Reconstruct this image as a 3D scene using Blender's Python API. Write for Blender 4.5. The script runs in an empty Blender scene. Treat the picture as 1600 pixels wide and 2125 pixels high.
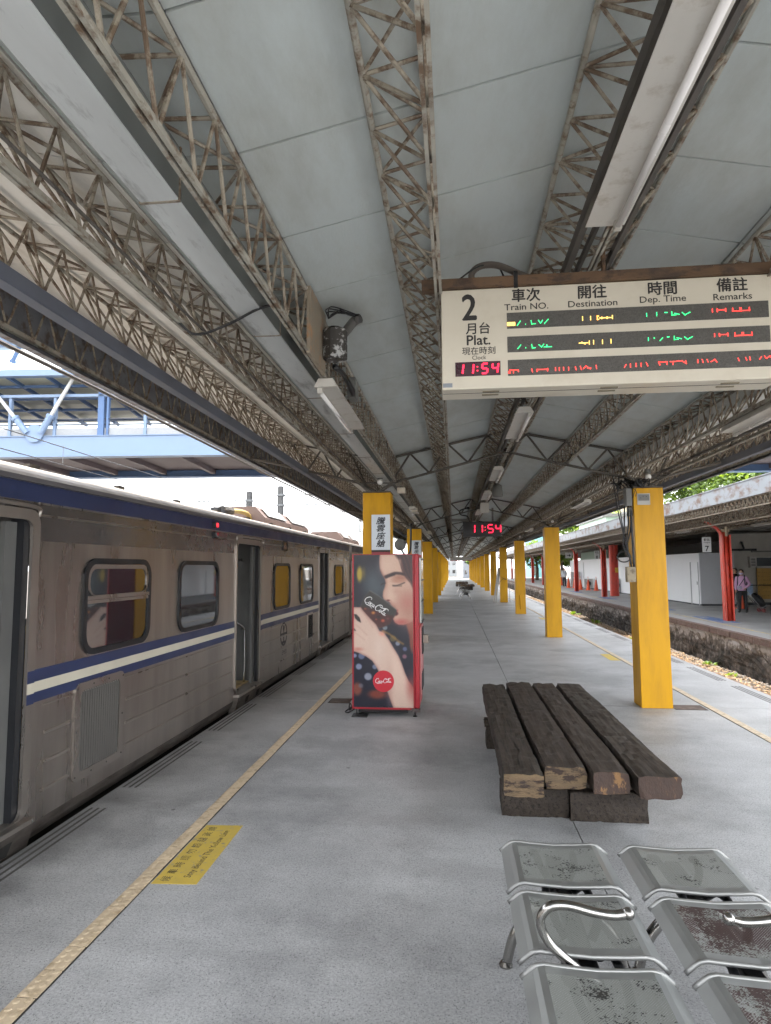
import bpy, bmesh, math, random
import numpy as np
from mathutils import Vector, Matrix, Quaternion

random.seed(7)
S = bpy.context.scene
COL = S.collection
rad = math.radians

# ------------------------------------------------------------------ camera
cam_d = bpy.data.cameras.new('camera')
cam_d.sensor_fit = 'HORIZONTAL'
cam_d.sensor_width = 36.0
cam_d.lens = 29.25
cam_d.clip_start = 0.05
cam_d.clip_end = 3000.0
cam = bpy.data.objects.new('camera', cam_d)
COL.objects.link(cam)
CAM_R = Matrix(((0.99412, 0.01456, 0.10729), (0.10816, -0.08798, -0.99023), (-0.00498, 0.99602, -0.08904)))
cam.matrix_world = Matrix.Translation((0, 0, 1.8)) @ CAM_R.to_4x4()
S.camera = cam

# ------------------------------------------------------------------ sky, sun, exposure
SUN_AZ, SUN_EL = rad(3), rad(77)          # azimuth measured from +Y towards +X
w = bpy.data.worlds.new('World'); S.world = w; w.use_nodes = True
nt = w.node_tree; nt.nodes.clear()
n_out = nt.nodes.new('ShaderNodeOutputWorld'); n_bg = nt.nodes.new('ShaderNodeBackground')
n_sky = nt.nodes.new('ShaderNodeTexSky'); n_sky.sky_type = 'NISHITA'; n_sky.sun_disc = False
n_sky.sun_elevation = SUN_EL; n_sky.sun_rotation = SUN_AZ
n_sky.dust_density = 3.0; n_sky.air_density = 1.2
n_tc = nt.nodes.new('ShaderNodeTexCoord'); n_mp = nt.nodes.new('ShaderNodeMapping')
n_mp.inputs['Scale'].default_value = (1.0, 1.0, 2.2)
n_no = nt.nodes.new('ShaderNodeTexNoise'); n_no.inputs['Scale'].default_value = 2.6
n_no.inputs['Detail'].default_value = 8; n_no.inputs['Roughness'].default_value = .6
n_rp = nt.nodes.new('ShaderNodeValToRGB')
n_rp.color_ramp.elements[0].position = .36; n_rp.color_ramp.elements[1].position = .56
n_mx = nt.nodes.new('ShaderNodeMix'); n_mx.data_type = 'RGBA'
n_mx.inputs[7].default_value = (16.1, 16.4, 16.8, 1)      # bright thin cloud
nt.links.new(n_tc.outputs['Generated'], n_mp.inputs['Vector']); nt.links.new(n_mp.outputs[0], n_no.inputs['Vector'])
nt.links.new(n_no.outputs['Fac'], n_rp.inputs['Fac']); nt.links.new(n_rp.outputs['Color'], n_mx.inputs[0])
nt.links.new(n_sky.outputs[0], n_mx.inputs[6]); nt.links.new(n_mx.outputs[2], n_bg.inputs['Color'])
n_bg.inputs['Strength'].default_value = 0.11
nt.links.new(n_bg.outputs[0], n_out.inputs['Surface'])
sun_d = bpy.data.lights.new('sun', 'SUN'); sun_d.energy = 5.0; sun_d.angle = rad(0.6); sun_d.color = (1, .96, .9)
sun = bpy.data.objects.new('sun', sun_d); COL.objects.link(sun)
sdir = Vector((math.sin(SUN_AZ) * math.cos(SUN_EL), math.cos(SUN_AZ) * math.cos(SUN_EL), math.sin(SUN_EL)))
sun.rotation_euler = (-sdir).to_track_quat('-Z', 'Y').to_euler(); sun.location = (0, 0, 40)
S.view_settings.view_transform = 'Standard'; S.view_settings.look = 'None'
S.view_settings.exposure = 1.82; S.view_settings.gamma = 1.0
try: S.view_settings.use_curve_mapping = False
except Exception: pass
S.render.engine = 'CYCLES'
S.cycles.use_denoising = True
try: S.cycles.denoiser = 'OPENIMAGEDENOISE'
except Exception: pass
S.cycles.max_bounces = 6; S.cycles.diffuse_bounces = 5; S.cycles.glossy_bounces = 3
S.cycles.transparent_max_bounces = 12
S.cycles.sample_clamp_indirect = 8.0
S.cycles.use_adaptive_sampling = True; S.cycles.adaptive_threshold = .035; S.cycles.adaptive_min_samples = 12

# ------------------------------------------------------------------ helpers
class MB:
    def __init__(s): s.v = []; s.f = []; s.m = []; s.mi = 0
    def face(s, *idx): s.f.append(tuple(idx)); s.m.append(s.mi)
    def poly(s, pts):
        b = len(s.v); s.v += [tuple(p) for p in pts]; s.face(*range(b, b + len(pts))); return s
    def box(s, x0, x1, y0, y1, z0, z1):
        b = len(s.v)
        s.v += [(x0,y0,z0),(x1,y0,z0),(x1,y1,z0),(x0,y1,z0),(x0,y0,z1),(x1,y0,z1),(x1,y1,z1),(x0,y1,z1)]
        for q in ((0,3,2,1),(4,5,6,7),(0,1,5,4),(1,2,6,5),(2,3,7,6),(3,0,4,7)): s.face(*[b+i for i in q])
        return s
    def bar(s, p0, p1, r, n=6, r1=None, caps=True):
        p0 = Vector(p0); p1 = Vector(p1); d = (p1 - p0)
        if d.length < 1e-6: return s
        d.normalize(); a = Vector((0,0,1)) if abs(d.z) < .9 else Vector((1,0,0))
        u = d.cross(a).normalized(); w_ = d.cross(u); r1 = r if r1 is None else r1; b = len(s.v)
        for p, rr in ((p0, r), (p1, r1)):
            for i in range(n):
                t = 2*math.pi*(i+.5)/n; s.v.append(tuple(p + u*(rr*math.cos(t)) + w_*(rr*math.sin(t))))
        for i in range(n): j = (i+1) % n; s.face(b+i, b+j, b+n+j, b+n+i)
        if caps: s.face(*[b+i for i in range(n-1,-1,-1)]); s.face(*[b+n+i for i in range(n)])
        return s
    def flat(s, p0, p1, w_, t, up=(0,0,1)):
        """rectangular bar between two points, w_ across, t along up"""
        p0 = Vector(p0); p1 = Vector(p1); d = (p1-p0).normalized(); u = d.cross(Vector(up)).normalized(); v = u.cross(d)
        b = len(s.v)
        for p in (p0, p1):
            for a, c in ((-1,-1),(1,-1),(1,1),(-1,1)): s.v.append(tuple(p + u*(a*w_/2) + v*(c*t/2)))
        for i in range(4): j = (i+1) % 4; s.face(b+i, b+j, b+4+j, b+4+i)
        s.face(b+3,b+2,b+1,b); s.face(b+4,b+5,b+6,b+7)
        return s
    def tube(s, path, r, n=8, caps=True):
        P = [Vector(p) for p in path]; rr = r if isinstance(r, (list, tuple)) else [r]*len(P); b = len(s.v)
        t0 = (P[1]-P[0]).normalized(); a = Vector((0,0,1)) if abs(t0.z) < .9 else Vector((1,0,0)); u = t0.cross(a).normalized()
        for k, p in enumerate(P):
            t = ((P[min(k+1,len(P)-1)] - P[max(k-1,0)])).normalized()
            u = (u - t*u.dot(t)).normalized(); w_ = t.cross(u)
            for i in range(n):
                q = 2*math.pi*i/n; s.v.append(tuple(p + u*(rr[k]*math.cos(q)) + w_*(rr[k]*math.sin(q))))
        for k in range(len(P)-1):
            for i in range(n): j = (i+1) % n; s.face(b+k*n+i, b+k*n+j, b+(k+1)*n+j, b+(k+1)*n+i)
        if caps:
            s.face(*[b+i for i in range(n-1,-1,-1)]); e = b+(len(P)-1)*n; s.face(*[e+i for i in range(n)])
        return s
    def lathe(s, prof, c=(0,0,0), n=16, axis='z'):
        b = len(s.v)
        for r, h in prof:
            for i in range(n):
                t = 2*math.pi*i/n; x = r*math.cos(t); y = r*math.sin(t)
                p = (x, y, h) if axis == 'z' else ((h, x, y) if axis == 'x' else (x, h, y))
                s.v.append((p[0]+c[0], p[1]+c[1], p[2]+c[2]))
        for k in range(len(prof)-1):
            for i in range(n): j = (i+1) % n; s.face(b+k*n+i, b+k*n+j, b+(k+1)*n+j, b+(k+1)*n+i)
        s.face(*[b+i for i in range(n-1,-1,-1)]); e = b+(len(prof)-1)*n; s.face(*[e+i for i in range(n)])
        return s
    def ball(s, c, r, n=10, m=7):
        rx, ry, rz = r if isinstance(r, (tuple, list)) else (r, r, r); b = len(s.v)
        s.v.append((c[0], c[1], c[2]-rz))
        for k in range(1, m):
            a = -math.pi/2 + math.pi*k/m
            for i in range(n):
                t = 2*math.pi*i/n; s.v.append((c[0]+rx*math.cos(a)*math.cos(t), c[1]+ry*math.cos(a)*math.sin(t), c[2]+rz*math.sin(a)))
        s.v.append((c[0], c[1], c[2]+rz)); top = len(s.v)-1
        for i in range(n): j = (i+1) % n; s.face(b, b+1+j, b+1+i); s.face(top, top-n+i, top-n+j)
        for k in range(m-2):
            for i in range(n): j = (i+1) % n; q = b+1+k*n; s.face(q+i, q+j, q+n+j, q+n+i)
        return s
    def prism(s, pts, vec):
        """extrude polygon (3d points) along vec"""
        b = len(s.v); n = len(pts); V = Vector(vec)
        s.v += [tuple(p) for p in pts] + [tuple(Vector(p)+V) for p in pts]
        for i in range(n): j = (i+1) % n; s.face(b+i, b+j, b+n+j, b+n+i)
        s.face(*[b+i for i in range(n-1,-1,-1)]); s.face(*[b+n+i for i in range(n)])
        return s
    def ring(s, outer, inner, vec):
        """frame between two loops with the same point count, extruded along vec"""
        b = len(s.v); n = len(outer); V = Vector(vec)
        for loop in (outer, inner): s.v += [tuple(p) for p in loop]
        for loop in (outer, inner): s.v += [tuple(Vector(p)+V) for p in loop]
        for i in range(n):
            j = (i+1) % n
            s.face(b+2*n+i, b+2*n+j, b+3*n+j, b+3*n+i); s.face(b+i, b+n+i, b+n+j, b+j)
            s.face(b+i, b+j, b+2*n+j, b+2*n+i); s.face(b+n+j, b+n+i, b+3*n+i, b+3*n+j)
        return s
    def xf(s, M):
        s.v = [tuple(M @ Vector(p)) for p in s.v]; return s

ORG = {}
def mesh_from(name, mb, mats, org, smooth=False):
    me = bpy.data.meshes.new(name)
    me.from_pydata([(p[0]-org[0], p[1]-org[1], p[2]-org[2]) for p in mb.v], [], mb.f)
    if not isinstance(mats, (list, tuple)): mats = [mats]
    for m in mats: me.materials.append(m)
    if len(mats) > 1: me.polygons.foreach_set('material_index', mb.m)
    if smooth: me.polygons.foreach_set('use_smooth', [True]*len(me.polygons))
    bm = bmesh.new(); bm.from_mesh(me); bmesh.ops.recalc_face_normals(bm, faces=bm.faces); bm.to_mesh(me); bm.free()
    me.update(); return me
def link(o, parent=None):
    COL.objects.link(o)
    if parent is not None: o.parent = parent
    return o
def obj(name, mb, mats, parent=None, smooth=False, bevel=0, seg=2):
    if parent is not None: org = ORG[parent.name]
    else:
        xs = [p[0] for p in mb.v]; ys = [p[1] for p in mb.v]; zs = [p[2] for p in mb.v]
        org = Vector(((min(xs)+max(xs))/2, (min(ys)+max(ys))/2, min(zs)))
    o = bpy.data.objects.new(name, mesh_from(name, mb, mats, org, smooth)); link(o, parent); ORG[o.name] = Vector(org)
    if parent is None: o.location = org
    if bevel:
        m = o.modifiers.new('bevel', 'BEVEL'); m.width = bevel; m.segments = seg; m.limit_method = 'ANGLE'; m.angle_limit = rad(40)
    if smooth:
        try:
            m = o.modifiers.new('ws', 'WEIGHTED_NORMAL') if False else None
        except Exception: pass
    return o
def tag(o, label=None, cat=None, group=None, kind=None):
    if label: o['label'] = label
    if cat: o['category'] = cat
    if group: o['group'] = group
    if kind: o['kind'] = kind
    return o
def thing(name, loc, label, cat, group=None):
    o = bpy.data.objects.new(name, None); o.location = loc; o.empty_display_size = .2; link(o)
    ORG[o.name] = Vector(loc); return tag(o, label, cat, group)
def copy_tree(o, parent=None, loc=None, label=None, group=None):
    c = o.copy(); COL.objects.link(c); c.parent = parent
    if loc is not None: c.location = loc
    if label: c['label'] = label
    if group: c['group'] = group
    for ch in list(o.children): copy_tree(ch, c)
    return c
def spline(pts, k=6):
    """Catmull-Rom through points"""
    P = [Vector(p) for p in pts]; P = [P[0]*2-P[1]] + P + [P[-1]*2-P[-2]]; out = []
    for i in range(1, len(P)-2):
        for j in range(k):
            t = j/k; a, b, c, d = P[i-1], P[i], P[i+1], P[i+2]
            out.append(.5*((2*b)+(-a+c)*t+(2*a-5*b+4*c-d)*t*t+(-a+3*b-3*c+d)*t**3))
    out.append(P[-2]); return out
def rrect(u0, u1, v0, v1, r, k=5):
    pts = []
    for cx, cy, a in ((u1-r, v1-r, 0), (u0+r, v1-r, 90), (u0+r, v0+r, 180), (u1-r, v0+r, 270)):
        for i in range(k+1): t = rad(a+90*i/k); pts.append((cx+r*math.cos(t), cy+r*math.sin(t)))
    return pts

# ------------------------------------------------------------------ materials
def srgb(r, g, b):
    f = lambda c: (c/12.92 if c <= .04045 else ((c+.055)/1.055)**2.4)
    return (f(r/255), f(g/255), f(b/255))
MATS = {}
def mat(name, c, rough=.6, metal=0., var=.18, scale=4., c2=None, amt=.5, sharp=.12, scale2=None, bump=0., bscale=60., stretch=(1,1,1), spec=.5, ior=1.5, coat=0., local=False, detail=6, rvar=.12):
    """procedural: base colour with soft variation, an optional second colour in patches, fine bump"""
    if name in MATS: return MATS[name]
    m = bpy.data.materials.new(name); m.use_nodes = True; N = m.node_tree.nodes; L = m.node_tree.links
    b = N['Principled BSDF']; b.inputs['Roughness'].default_value = rough; b.inputs['Metallic'].default_value = metal
    b.inputs['Specular IOR Level'].default_value = spec; b.inputs['IOR'].default_value = ior
    if coat: b.inputs['Coat Weight'].default_value = coat; b.inputs['Coat Roughness'].default_value = .08
    if local: src = N.new('ShaderNodeTexCoord').outputs['Object']
    else: src = N.new('ShaderNodeNewGeometry').outputs['Position']
    mp = N.new('ShaderNodeMapping'); mp.inputs['Scale'].default_value = stretch; L.new(src, mp.inputs['Vector'])
    no = N.new('ShaderNodeTexNoise'); no.inputs['Scale'].default_value = scale; no.inputs['Detail'].default_value = detail; no.inputs['Roughness'].default_value = .62
    L.new(mp.outputs[0], no.inputs['Vector'])
    mr = N.new('ShaderNodeMapRange'); mr.inputs[1].default_value = .25; mr.inputs[2].default_value = .75
    mr.inputs[3].default_value = 1-var; mr.inputs[4].default_value = 1+var; L.new(no.outputs['Fac'], mr.inputs[0])
    mu = N.new('ShaderNodeMix'); mu.data_type = 'RGBA'; mu.blend_type = 'MULTIPLY'; mu.inputs[0].default_value = 1
    mu.inputs[6].default_value = (*c, 1); L.new(mr.outputs[0], mu.inputs[7]); outc = mu.outputs[2]
    if c2 is not None:
        n2 = N.new('ShaderNodeTexNoise'); n2.inputs['Scale'].default_value = scale2 or scale*2.3; n2.inputs['Detail'].default_value = 9; n2.inputs['Roughness'].default_value = .68
        L.new(mp.outputs[0], n2.inputs['Vector']); r2 = N.new('ShaderNodeMapRange')
        th = .72-.44*amt; r2.inputs[1].default_value = th-sharp/2; r2.inputs[2].default_value = th+sharp/2; L.new(n2.outputs['Fac'], r2.inputs[0])
        mx = N.new('ShaderNodeMix'); mx.data_type = 'RGBA'; L.new(r2.outputs[0], mx.inputs[0]); L.new(outc, mx.inputs[6]); mx.inputs[7].default_value = (*c2, 1); outc = mx.outputs[2]
    L.new(outc, b.inputs['Base Color'])
    if rvar:
        rr = N.new('ShaderNodeMapRange'); rr.inputs[1].default_value = .3; rr.inputs[2].default_value = .7
        rr.inputs[3].default_value = max(.02, rough-rvar); rr.inputs[4].default_value = min(1, rough+rvar); L.new(no.outputs['Fac'], rr.inputs[0]); L.new(rr.outputs[0], b.inputs['Roughness'])
    if bump:
        n3 = N.new('ShaderNodeTexNoise'); n3.inputs['Scale'].default_value = bscale; n3.inputs['Detail'].default_value = 4; L.new(mp.outputs[0], n3.inputs['Vector'])
        bu = N.new('ShaderNodeBump'); bu.inputs['Strength'].default_value = bump; bu.inputs['Distance'].default_value = .01; L.new(n3.outputs['Fac'], bu.inputs['Height']); L.new(bu.outputs[0], b.inputs['Normal'])
    MATS[name] = m; return m
def emit(name, c, s):
    if name in MATS: return MATS[name]
    m = bpy.data.materials.new(name); m.use_nodes = True; b = m.node_tree.nodes['Principled BSDF']
    b.inputs['Base Color'].default_value = (*c, 1); b.inputs['Emission Color'].default_value = (*c, 1); b.inputs['Emission Strength'].default_value = s
    try: m.cycles.emission_sampling = 'NONE'
    except Exception: pass
    MATS[name] = m; return m

TXT = {}
def text(body, size, m, parent, org, ux, uy, name='lettering', bold=0., align='CENTER', xs=1., shear=0., ext=.0006, vertical=False):
    """flat lettering: org = centre, ux = reading direction, uy = up, both unit world vectors"""
    key = (body, bold, shear)
    if key not in TXT:
        c = bpy.data.curves.new('t', 'FONT'); c.body = body; c.align_x = 'CENTER'; c.align_y = 'CENTER'; c.shear = shear
        c.resolution_u = 3; c.extrude = 0
        o = bpy.data.objects.new('t', c); me = bpy.data.meshes.new_from_object(o)
        co = [tuple(v.co) for v in me.vertices]; fs = [tuple(p.vertices) for p in me.polygons]
        ys = [p[1] for p in co]; xs_ = [p[0] for p in co]; cx = (min(xs_)+max(xs_))/2; cy = (min(ys)+max(ys))/2
        TXT[key] = ([(p[0]-cx, p[1]-cy) for p in co], fs); bpy.data.objects.remove(o); bpy.data.curves.remove(c); bpy.data.meshes.remove(me)
    co, fs = TXT[key]; ux = Vector(ux); uy = Vector(uy); nn = ux.cross(uy); org = Vector(org); mb = MB()
    sh = [(0, 0)] if not bold else [(-bold, 0), (bold, 0), (0, bold), (0, -bold)]      # heavier stroke: overlaid passes
    for q, (dx, dy) in enumerate(sh):
        i0 = len(mb.v)
        for p in co: mb.v.append(tuple(org + ux*((p[0]+dx)*size*xs) + uy*((p[1]+dy)*size) + nn*(ext+q*.00012)))
        for f in fs: mb.face(*[i0+i for i in f])
    return obj(name, mb, m, parent)
def ribbon(mb, pts2, wdt, org, ux, uy, off=.0008, taper=True, k=6):
    P = spline([(p[0], p[1], 0) for p in pts2], k); ux = Vector(ux); uy = Vector(uy); nn = ux.cross(uy)*off; org = Vector(org); b = len(mb.v); n = len(P)
    for i, p in enumerate(P):
        t = (P[min(i+1,n-1)]-P[max(i-1,0)]).normalized(); q = Vector((-t.y, t.x, 0)); ww = wdt/2*((.45+.55*math.sin(math.pi*min(1,max(0,i/(n-1))))) if taper else 1)
        for s_ in (-1, 1): a = p+q*(ww*s_); mb.v.append(tuple(org+ux*a.x+uy*a.y+nn))
    for i in range(n-1): mb.face(b+2*i, b+2*i+1, b+2*i+3, b+2*i+2)
COLA = [[(2.0,2.5),(2.05,2.95),(1.6,3.2),(1.0,2.95),(.45,2.2),(.35,1.3),(.8,.72),(1.5,.9),(1.95,1.4)],
        [(.8,.72),(1.4,.38),(2.3,.5),(3.1,.62),(3.9,.3)],
        [(2.45,1.75),(2.1,1.75),(1.95,1.3),(2.2,.95),(2.55,1.2),(2.45,1.75),(2.75,1.55)],
        [(3.2,1.7),(2.95,1.8),(2.7,1.45),(2.75,1.02),(3.05,.95),(3.4,1.3)],
        [(4.0,1.7),(3.6,1.8),(3.4,1.35),(3.6,.98),(3.9,1.2),(4.05,1.75),(4.0,1.15),(4.15,.95),(4.4,1.2)],
        [(4.35,1.45),(4.75,1.5)],
        [(6.5,2.4),(6.55,2.95),(6.1,3.2),(5.5,2.95),(4.95,2.2),(4.85,1.3),(5.3,.72),(6.0,.9),(6.4,1.4)],
        [(5.6,2.75),(6.2,2.45),(7.0,2.7),(7.9,3.2),(8.6,3.35),(9.0,3.0)],
        [(6.95,1.75),(6.6,1.75),(6.45,1.3),(6.7,.95),(7.05,1.2),(6.95,1.75),(7.2,1.5)],
        [(7.2,1.3),(7.7,2.1),(7.95,2.9),(7.75,3.05),(7.55,2.4),(7.45,1.4),(7.6,.98),(7.95,1.2)],
        [(8.6,1.7),(8.2,1.8),(8.0,1.35),(8.2,.98),(8.5,1.2),(8.65,1.75),(8.6,1.15),(8.8,.95),(9.2,1.3)]]
def cola(parent, m, org, ux, uy, width, wt=.24):
    s = width/9.0; mb = MB(); ux = Vector(ux); uy = Vector(uy); o = Vector(org)-ux*(width/2)-uy*(1.85*s)
    for st in COLA: ribbon(mb, [(a*s, b*s) for a, b in st], wt*s, o, ux, uy)
    return obj('script_lettering', mb, m, parent)
X_ = (1,0,0); Y_ = (0,1,0); Z_ = (0,0,1)

# ================================================================== SETTING
def concrete(name, c, speck=True, sheen=.55):
    m = bpy.data.materials.new(name); m.use_nodes = True; N = m.node_tree.nodes; L = m.node_tree.links; b = N['Principled BSDF']
    pos = N.new('ShaderNodeNewGeometry').outputs['Position']
    big = N.new('ShaderNodeTexNoise'); big.inputs['Scale'].default_value = .9; big.inputs['Detail'].default_value = 8; big.inputs['Roughness'].default_value = .65; L.new(pos, big.inputs['Vector'])
    st = N.new('ShaderNodeMapping'); st.inputs['Scale'].default_value = (.6, 3.5, 1); L.new(pos, st.inputs['Vector'])
    wipe = N.new('ShaderNodeTexNoise'); wipe.inputs['Scale'].default_value = 1.2; wipe.inputs['Detail'].default_value = 7; wipe.inputs['Roughness'].default_value = .6; L.new(st.outputs[0], wipe.inputs['Vector'])
    fine = N.new('ShaderNodeTexNoise'); fine.inputs['Scale'].default_value = 85; fine.inputs['Detail'].default_value = 5; fine.inputs['Roughness'].default_value = .75; L.new(pos, fine.inputs['Vector'])
    vor = N.new('ShaderNodeTexVoronoi'); vor.inputs['Scale'].default_value = 210; L.new(pos, vor.inputs['Vector'])
    def mr(sock, a, b_, c_, d):
        n = N.new('ShaderNodeMapRange'); n.inputs[1].default_value = a; n.inputs[2].default_value = b_; n.inputs[3].default_value = c_; n.inputs[4].default_value = d; L.new(sock, n.inputs[0]); return n.outputs[0]
    def mul(a, b_):
        n = N.new('ShaderNodeMath'); n.operation = 'MULTIPLY'; L.new(a, n.inputs[0]); L.new(b_, n.inputs[1]); return n.outputs[0]
    v = mul(mr(big.outputs['Fac'], .3, .7, .74, 1.17), mr(wipe.outputs['Fac'], .3, .7, .88, 1.1))
    v = mul(v, mr(fine.outputs['Fac'], .36, .62, .72 if speck else .9, 1.14))
    if speck:
        gum = N.new('ShaderNodeTexVoronoi'); gum.inputs['Scale'].default_value = 1.6; L.new(pos, gum.inputs['Vector']); v = mul(v, mr(gum.outputs['Distance'], .022, .032, .5, 1.0))
        ctr = N.new('ShaderNodeTexNoise'); ctr.inputs['Scale'].default_value = .35; ctr.inputs['Detail'].default_value = 10; ctr.inputs['Roughness'].default_value = .7; L.new(pos, ctr.inputs['Vector']); v = mul(v, mr(ctr.outputs['Fac'], .42, .49, .80, 1.0))
        sp = mr(vor.outputs['Color'], .12, .24, .5, 1.0); v = mul(v, sp)
        sxx = N.new('ShaderNodeSeparateXYZ'); L.new(pos, sxx.inputs[0]); ed = N.new('ShaderNodeMath'); ed.operation = 'MULTIPLY_ADD'; ed.inputs[1].default_value = .5; L.new(wipe.outputs['Fac'], ed.inputs[0]); L.new(sxx.outputs[0], ed.inputs[2]); v = mul(v, mr(ed.outputs[0], -2.52, -2.2, .62, 1.0))   # brake dust along the edge
    mx = N.new('ShaderNodeMix'); mx.data_type = 'RGBA'; mx.blend_type = 'MULTIPLY'; mx.inputs[0].default_value = 1; mx.inputs[6].default_value = (*c, 1); L.new(v, mx.inputs[7])
    L.new(mx.outputs[2], b.inputs['Base Color']); L.new(mr(wipe.outputs['Fac'], .3, .7, sheen-.1, sheen+.14), b.inputs['Roughness'])
    bu = N.new('ShaderNodeBump'); bu.inputs['Strength'].default_value = .25; bu.inputs['Distance'].default_value = .004; L.new(fine.outputs['Fac'], bu.inputs['Height']); L.new(bu.outputs[0], b.inputs['Normal'])
    return m
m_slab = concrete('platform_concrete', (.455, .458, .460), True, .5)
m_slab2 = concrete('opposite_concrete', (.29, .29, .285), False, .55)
m_gap = mat('joint_filler', (.03, .028, .026), .9)
m_ground = mat('ground_dirt', (.17, .155, .135), .95, var=.35, scale=.8, c2=(.09, .08, .07), amt=.5, bump=.5, bscale=12)
m_ballast = mat('ballast', (.10, .088, .075), .95, var=.5, scale=5, c2=(.16, .13, .10), amt=.4, scale2=14, bump=1., bscale=35)

g = MB(); g.poly([(-900,-300,-1.12),(900,-300,-1.12),(900,1400,-1.12),(-900,1400,-1.12)])
tag(obj('ground', g, m_ground), kind='structure')
g = MB(); g.box(4.40, 7.5, -20, 112, -1.3, -1.06)
bed_r = tag(obj('track_bed', g, m_ballast), kind='structure')
g = MB(); g.box(-12.5, -2.83, -25, 112, -1.3, -1.062)
bed_l = tag(obj('track_bed', g, m_ballast), kind='structure')
m_rail = mat('rail_steel', (.13, .09, .07), .55, .7, c2=(.16, .07, .03), amt=.5)
for bed, xs in ((bed_r, (5.45, 6.52)), (bed_l, (-4.85, -3.78, -8.55, -7.48))):
    for x in xs:
        r_ = MB().box(x-.07, x+.07, -20, 111, -1.06, -1.045).box(x-.012, x+.012, -20, 111, -1.045, -.93).box(x-.034, x+.034, -20, 111, -.93, -.895)
        obj('rail', r_, m_rail, bed)
m_sleeper = mat('sleeper', (.16, .15, .14), .9)
for bed, xc in ((bed_r, 5.985), (bed_l, -4.315), (bed_l, -8.015)):
    sl = MB()
    for k in range(160): y = -10+k*.7; sl.box(xc-1.2, xc+1.2, y, y+.22, -1.1, -1.052)
    tag(obj('sleepers', sl, m_sleeper, bed), kind='stuff')

# --- our platform: a body with separate slabs laid on it
PY0, PY1 = -7.7, 103.0
plat = obj('platform', MB().box(-2.78, 4.35, PY0, PY1, -1.12, -.05), mat('platform_wall', (.2, .19, .18), .9, c2=(.08, .07, .06), amt=.5)); tag(plat, kind='structure')
jy = [PY0] + [8.60 + 8.2*k for k in range(-1, 12)] + [PY1]
jx = [-2.80, .815, 4.36]
for i in range(2):
    for k in range(len(jy)-1):
        g_ = .0042
        obj('slab', MB().box(jx[i]+(g_ if i else 0), jx[i+1]-(0 if i else g_), jy[k]+g_, jy[k+1]-g_, -.05, 0), m_slab, plat)
# slits in the slab edge that keep people from slipping
m_groove = mat('groove_dark', (.085, .08, .075), .9)
gro = MB()
for k in range(3): gro.box(-.006+k*.052, .012+k*.052, 0, 1.38, .0006, .0024)
gm = mesh_from('groove_strip', gro, m_groove, (0,0,0))
for xx in (-2.755, 4.13):
    for k in range(54):
        o = bpy.data.objects.new('groove_strip', gm); link(o, plat)
        o.location = Vector((xx, 1.45+1.83*k, 0)) - ORG[plat.name]
# tactile tiles
def tactile(name, c):
    return mat(name, c, .6, var=.14, scale=9, c2=(c[0]*.55, c[1]*.5, c[2]*.42), amt=.22, scale2=16, sharp=.25)
m_tile = tactile('tactile_tile', (.62, .495, .34))
m_tile2 = tactile('tactile_tile_right', (.60, .50, .36))
def tile_mesh(name, m):
    t = MB().box(-.045, .045, .004, .176, -.02, .006)
    for r_ in range(4):
        for c_ in range(2):
            cx = -.022+c_*.044; cy = .024+r_*.044+(.011 if c_ else -.004)
            t.lathe([(.0175, .0058), (.014, .0078), (.007, .0086)], (cx, cy, 0), 8)
    return mesh_from(name, t, m, (0,0,0))
tm1 = tile_mesh('tactile_tile', m_tile); tm2 = tile_mesh('tactile_tile', m_tile2)
po = ORG[plat.name]
for k in range(180):
    o = bpy.data.objects.new('tactile_tile', tm1); link(o, plat); o.location = Vector((-1.818+random.uniform(-.002,.002), 1.55+.18*k, random.uniform(-.001,.001)))-po
for k in range(120):
    o = bpy.data.objects.new('tactile_tile', tm2); link(o, plat); o.location = Vector((3.235+random.uniform(-.002,.002), 5.5+.18*k, random.uniform(-.001,.001)))-po
tl = MB()
for xx, y0, mi in ((-1.818, 1.55+.18*180, 0), (3.235, 5.5+.18*120, 1)):
    y = y0; tl.mi = mi
    while y < 102: tl.box(xx-.045, xx+.045, y+.003, y+.532, -.02, .008); y += .54
tag(obj('tactile_strip', tl, [m_tile, m_tile2], plat), kind='stuff')
for xx, y0, y1 in ((-1.818, 1.54, 34), (3.235, 5.49, 27.1)): obj('tile_bed', MB().box(xx-.046, xx+.046, y0, y1, .0004, .0016), m_gap, plat)
# mortar bed seam beside the tactile rows
for xx in (-1.771, 3.188): obj('mortar_seam', MB().box(xx-.006, xx+.006, 1.55, 100, .0005, .0022), m_gap, plat)

# --- opposite platform
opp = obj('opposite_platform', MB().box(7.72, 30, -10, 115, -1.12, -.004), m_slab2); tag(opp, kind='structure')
m_cope = mat('coping_stone', (.135, .085, .07), .85, var=.3, scale=8, c2=(.24, .2, .17), amt=.28, bump=.5, bscale=40)
y = 10.0; k = 0
while y < 112:
    ln = random.uniform(.40, .5); L_ = ln-.014
    if y > 62: L_ = 10-.014; ln = 10
    j = random.uniform(-.006, .006)
    obj('coping_stone', MB().box(7.555+j, 7.74, y, y+L_, -.165, .001+j*.3), m_cope, opp, bevel=.008 if y < 40 else 0)
    y += ln
m_rub = bpy.data.materials.new('rubble_wall'); m_rub.use_nodes = True
N = m_rub.node_tree.nodes; L = m_rub.node_tree.links; b_ = N['Principled BSDF']; b_.inputs['Roughness'].default_value = .95
pos = N.new('ShaderNodeNewGeometry').outputs['Position']
mp = N.new('ShaderNodeMapping'); mp.inputs['Scale'].default_value = (1, 1.0, .8); L.new(pos, mp.inputs['Vector'])
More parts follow.
